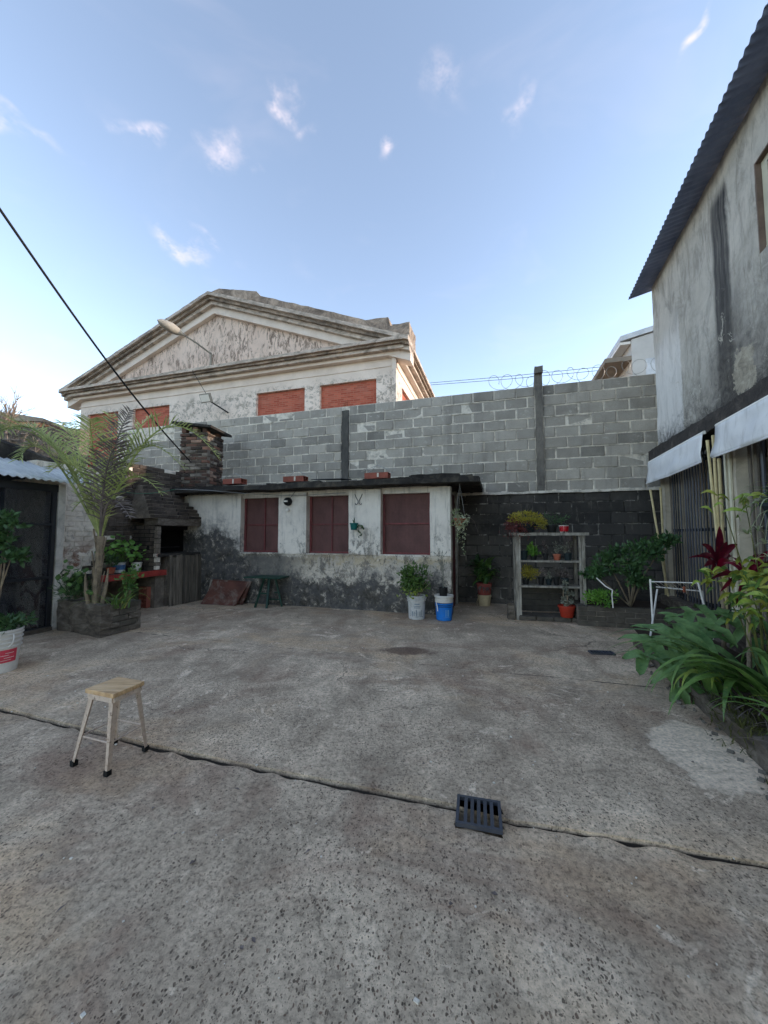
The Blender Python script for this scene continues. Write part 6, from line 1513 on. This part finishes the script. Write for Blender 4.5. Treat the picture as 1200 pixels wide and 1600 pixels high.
# cordyline: dark red
c = dp(1128, 960, 3.85); c = V((c.x, 3.85, .12)); cd = plant('cordyline', c, 'dark red cordyline with pointed upright leaves before the grille', 'plant')
hub = dp(1122, 882, 3.85); MB().tube([c, c.lerp(hub, .5) + V((.03, 0, 0)), hub], [.02, .016, .012], 7).build('stem', 'palm_trunk', cd, smooth=True)
def leaf_to(hub, tip, w, mat, parent, sag=.06, segs=8, name='leaf', nrm=V((0, -1, .4))):
    mb = MB(); hub, tip = V(hub), V(tip); d = (tip - hub); L = d.length; side = d.cross(nrm).normalized(); up = side.cross(d).normalized(); vs = []
    for i in range(segs + 1):
        t = i / segs; p = hub.lerp(tip, t) + V((0, 0, sag * math.sin(math.pi * t))); ww = w * .5 * (math.sin(math.pi * (t * .9 + .08)) ** .8) if i < segs else .001
        vs += [p - side * ww + up * ww * .3, p, p + side * ww + up * ww * .3]
    mb.add(vs, [f for i in range(segs) for f in ((i * 3, i * 3 + 1, i * 3 + 4, i * 3 + 3), (i * 3 + 1, i * 3 + 2, i * 3 + 5, i * 3 + 4))])
    return mb.build(name, mat, parent, smooth='all')
for k, (px, py, Y, w_, m_) in enumerate(((1124, 822, 3.85, .085, 'leaf_red'), (1136, 846, 3.75, .06, 'leaf_red'), (1096, 850, 3.8, .07, 'leaf_red'), (1152, 850, 3.8, .07, 'leaf_red'), (1092, 868, 3.7, .05, 'leaf_red'), (1150, 880, 3.65, .095, 'leaf_magenta'), (1100, 885, 3.7, .06, 'leaf_red'),
                                         (1075, 872, 3.7, .03, 'leaf_red'), (1110, 900, 3.7, .06, 'leaf_red'), (1140, 905, 3.7, .06, 'leaf_red'), (1128, 850, 4.05, .06, 'leaf_red'), (1105, 860, 4.0, .06, 'leaf_red'), (1158, 865, 4.0, .05, 'leaf_red'))):
    leaf_to(hub + V((0, 0, -.04 if py > 875 else 0)), dp(px, py, Y), w_, m_, cd, .015 if py < 845 else .05)
c2 = V((dp(1165, 950, 3.1).x, 3.1, .12)); cd2 = plant('bronze_cordyline', c2, 'bronze cordyline with long drooping leaves at the right edge', 'plant'); hub2 = dp(1168, 905, 3.1)
MB().tube([c2, hub2], [.018, .012], 7).build('stem', 'palm_trunk', cd2, smooth=True)
for k, (px, py, Y) in enumerate(((1110, 905, 3.05), (1130, 880, 3.2), (1205, 860, 3.1), (1215, 905, 3.0), (1150, 950, 2.9), (1190, 935, 2.9), (1125, 925, 3.0), (1215, 880, 3.2), (1185, 865, 3.3), (1140, 870, 3.3))): leaf_to(hub2, dp(px, py, Y), .04, 'leaf_red', cd2, .05)
# croton, yellow-green
cr_ = plant('croton', V((2.95, 2.95, .12)), 'yellow-green mottled croton beneath the hanging plant', 'plant'); r = random.Random(221); st_ = MB()
for (hx, hy, Y, n_, rad) in ((1120, 905, 3.3, 9, 40), (1165, 895, 3.0, 13, 52), (1190, 905, 2.8, 14, 55), (1150, 935, 2.95, 12, 48), (1185, 950, 2.75, 12, 50), (1205, 925, 2.7, 10, 50), (1130, 790, 3.2, 3, 36), (1165, 788, 3.1, 7, 40)):
    hb_ = dp(hx, hy, Y); st_.tube([V((2.95, 2.95, .12)), V((2.95, 2.95, .12)).lerp(hb_, .6) + V((.05, 0, 0)), hb_], [.007, .005, .003], 5)
    for i in range(int(n_ * 2)):
        hb_ = dp(hx + r.gauss(0, rad * .35), hy + r.gauss(0, rad * .22), Y)
        a = r.uniform(-.5, 3.64); k = rad * r.uniform(.35, .62); leaf_to(hb_, hb_ + V((k * math.cos(a), 0, -k * math.sin(a) * .75 + 4)) * (Y / FPX) + V((0, 0, 0)) if False else hb_ + V((k * math.cos(a) * Y / FPX, r.uniform(-.12, .1), (4 - k * math.sin(a) * .75) * Y / FPX)) if True else dp(hx, hy, Y + r.uniform(-.15, .12)), r.uniform(.022, .036), r.choice(['leaf_croton', 'leaf_croton', 'leaf_lime', 'leaf_green']), cr_, .03, 5)
st_.build('stems', 'leaf_moss', cr_)
# hanging spider plant
c = dp(1222, 785, 2.75); t = thing('hanging_spider_plant', c - V((0, 0, .12)), 'hanging spider plant with pale striped leaves at the right edge', 'hanging plant')
MB().lathe(c - V((0, 0, .14)), pot_profile(.07, .11, .14), 18).build('basket', 'pot_dark', t, smooth=35)
mb = MB(); hk = V((c.x, c.y, 2.2))
for k in range(3): mb.tube([c + az(k * 2.1, 0) * .1, hk], .0025, 4)
mb.build('hanger', 'wire_grey', t); r = random.Random(231)
for i in range(58):
    mb = MB(); blade(mb, c + V((r.gauss(0, .03), r.gauss(0, .03), 0)), r.uniform(0, 6.28), r.uniform(.2, 1.3), r.uniform(.22, .42), .017, r.uniform(1.6, 2.9), 8, .3); mb.build('leaf', 'leaf_variegated' if r.random() < .7 else 'leaf_bright', t, smooth='all')
for (px, py) in ((1185, 830), (1195, 850), (1168, 835), (1200, 870)):
    q = dp(px, py, 2.75); mb = MB()
    mb.tube([c, (c + q) / 2 + V((-.04, 0, .03)), q], .002, 4)
    for i in range(12): blade(mb, q, r.uniform(0, 6.28), r.uniform(.1, 1.2), r.uniform(.06, .13), .011, 2.2, 5, .3)
    mb.build('runner', 'leaf_variegated', t)

# ------------------------------------------------------------------ wires, bare tree
a_, m_, b_ = dp(-60, 245, 3.0), dp(120, 505, 4.4), dp(300, 728, 7.4)
pts = []
for i in range(25):
    t_ = i / 24; p = a_ * (1 - t_) ** 2 + m_ * 2 * t_ * (1 - t_) * 1.0 + b_ * t_ * t_; pts.append(p)
A0_, B0_ = dp(-60, 240, 3.0), dp(298, 722, 7.5)
pts = [A0_.lerp(B0_, i / 24) - V((0, 0, .16 * math.sin(math.pi * i / 24))) for i in range(25)]
tag(MB().tube(pts, .013, 7).build('overhead_cable', 'cable_black', smooth=True), 'thick black overhead cable sloping down to the chimney', 'cable')
A0_, B0_ = FL(5.8, .1, 2.07), FA(A0 + .1, .34, 2.2)
pts = [A0_.lerp(B0_, i / 12) - V((0, 0, .12 * math.sin(math.pi * i / 12))) for i in range(13)]
tag(MB().tube(pts, .005, 5).build('clothesline', 'wire_green', smooth=True), 'thin green line from the shed roof to the annex roof', 'line')
pts = [FA(A0 + .1, .34, 2.2), FA(-3.4, .34, 2.15), FA(-2.6, .25, 2.07), FA(-2.0, .1, 2.04), FA(-1.5, .06, 2.03), FA(-.7, .05, 2.05)]
tag(MB().tube(pts, .006, 5).build('wall_wire', 'wire_grey', smooth=True), 'pale wire sagging along the front of the annex', 'wire')
bt = thing('bare_tree', dp(-5, 690, 12), 'leafless grey tree rising behind the creeper wall', 'tree'); r = random.Random(240); bt.location.z = -.35; ORIG[bt.name].z = -.35
def branch(mb, p, d, L, rad, depth):
    n = 5; pts = [p]; q = V(p); dd = V(d)
    for i in range(n): dd = (dd + rdir(r) * .16 + V((0, 0, .05))).normalized(); q = q + dd * L / n; pts.append(q)
    mb.tube(pts, [rad * (1 - .45 * i / n) for i in range(n + 1)], 5, False)
    if depth:
        for k in range(3 if depth > 1 else 4): i = r.randrange(2, n + 1); branch(mb, pts[i], (dd + rdir(r) * .75 + V((.15, 0, .25))).normalized(), L * r.uniform(.5, .75), rad * .5, depth - 1)
root = V((dp(2, 680, 12).x, 12, -.35)); mb = MB(); mb.tube([root, root + V((.1, 0, 2.2)), V((root.x + .0, 12, 4.1))], [.12, .09, .07], 8); mb.build('trunk', 'grey_bark', bt, smooth=True)
mb = MB(); top_ = V((root.x, 12, 4.05))
for (px, py) in ((12, 600), (38, 615), (-15, 590), (40, 640), (-5, 620)): branch(mb, top_, (dp(px, py, 12) - top_).normalized(), 1.0, .045, 3)
mb.build('branches', 'grey_bark', bt)
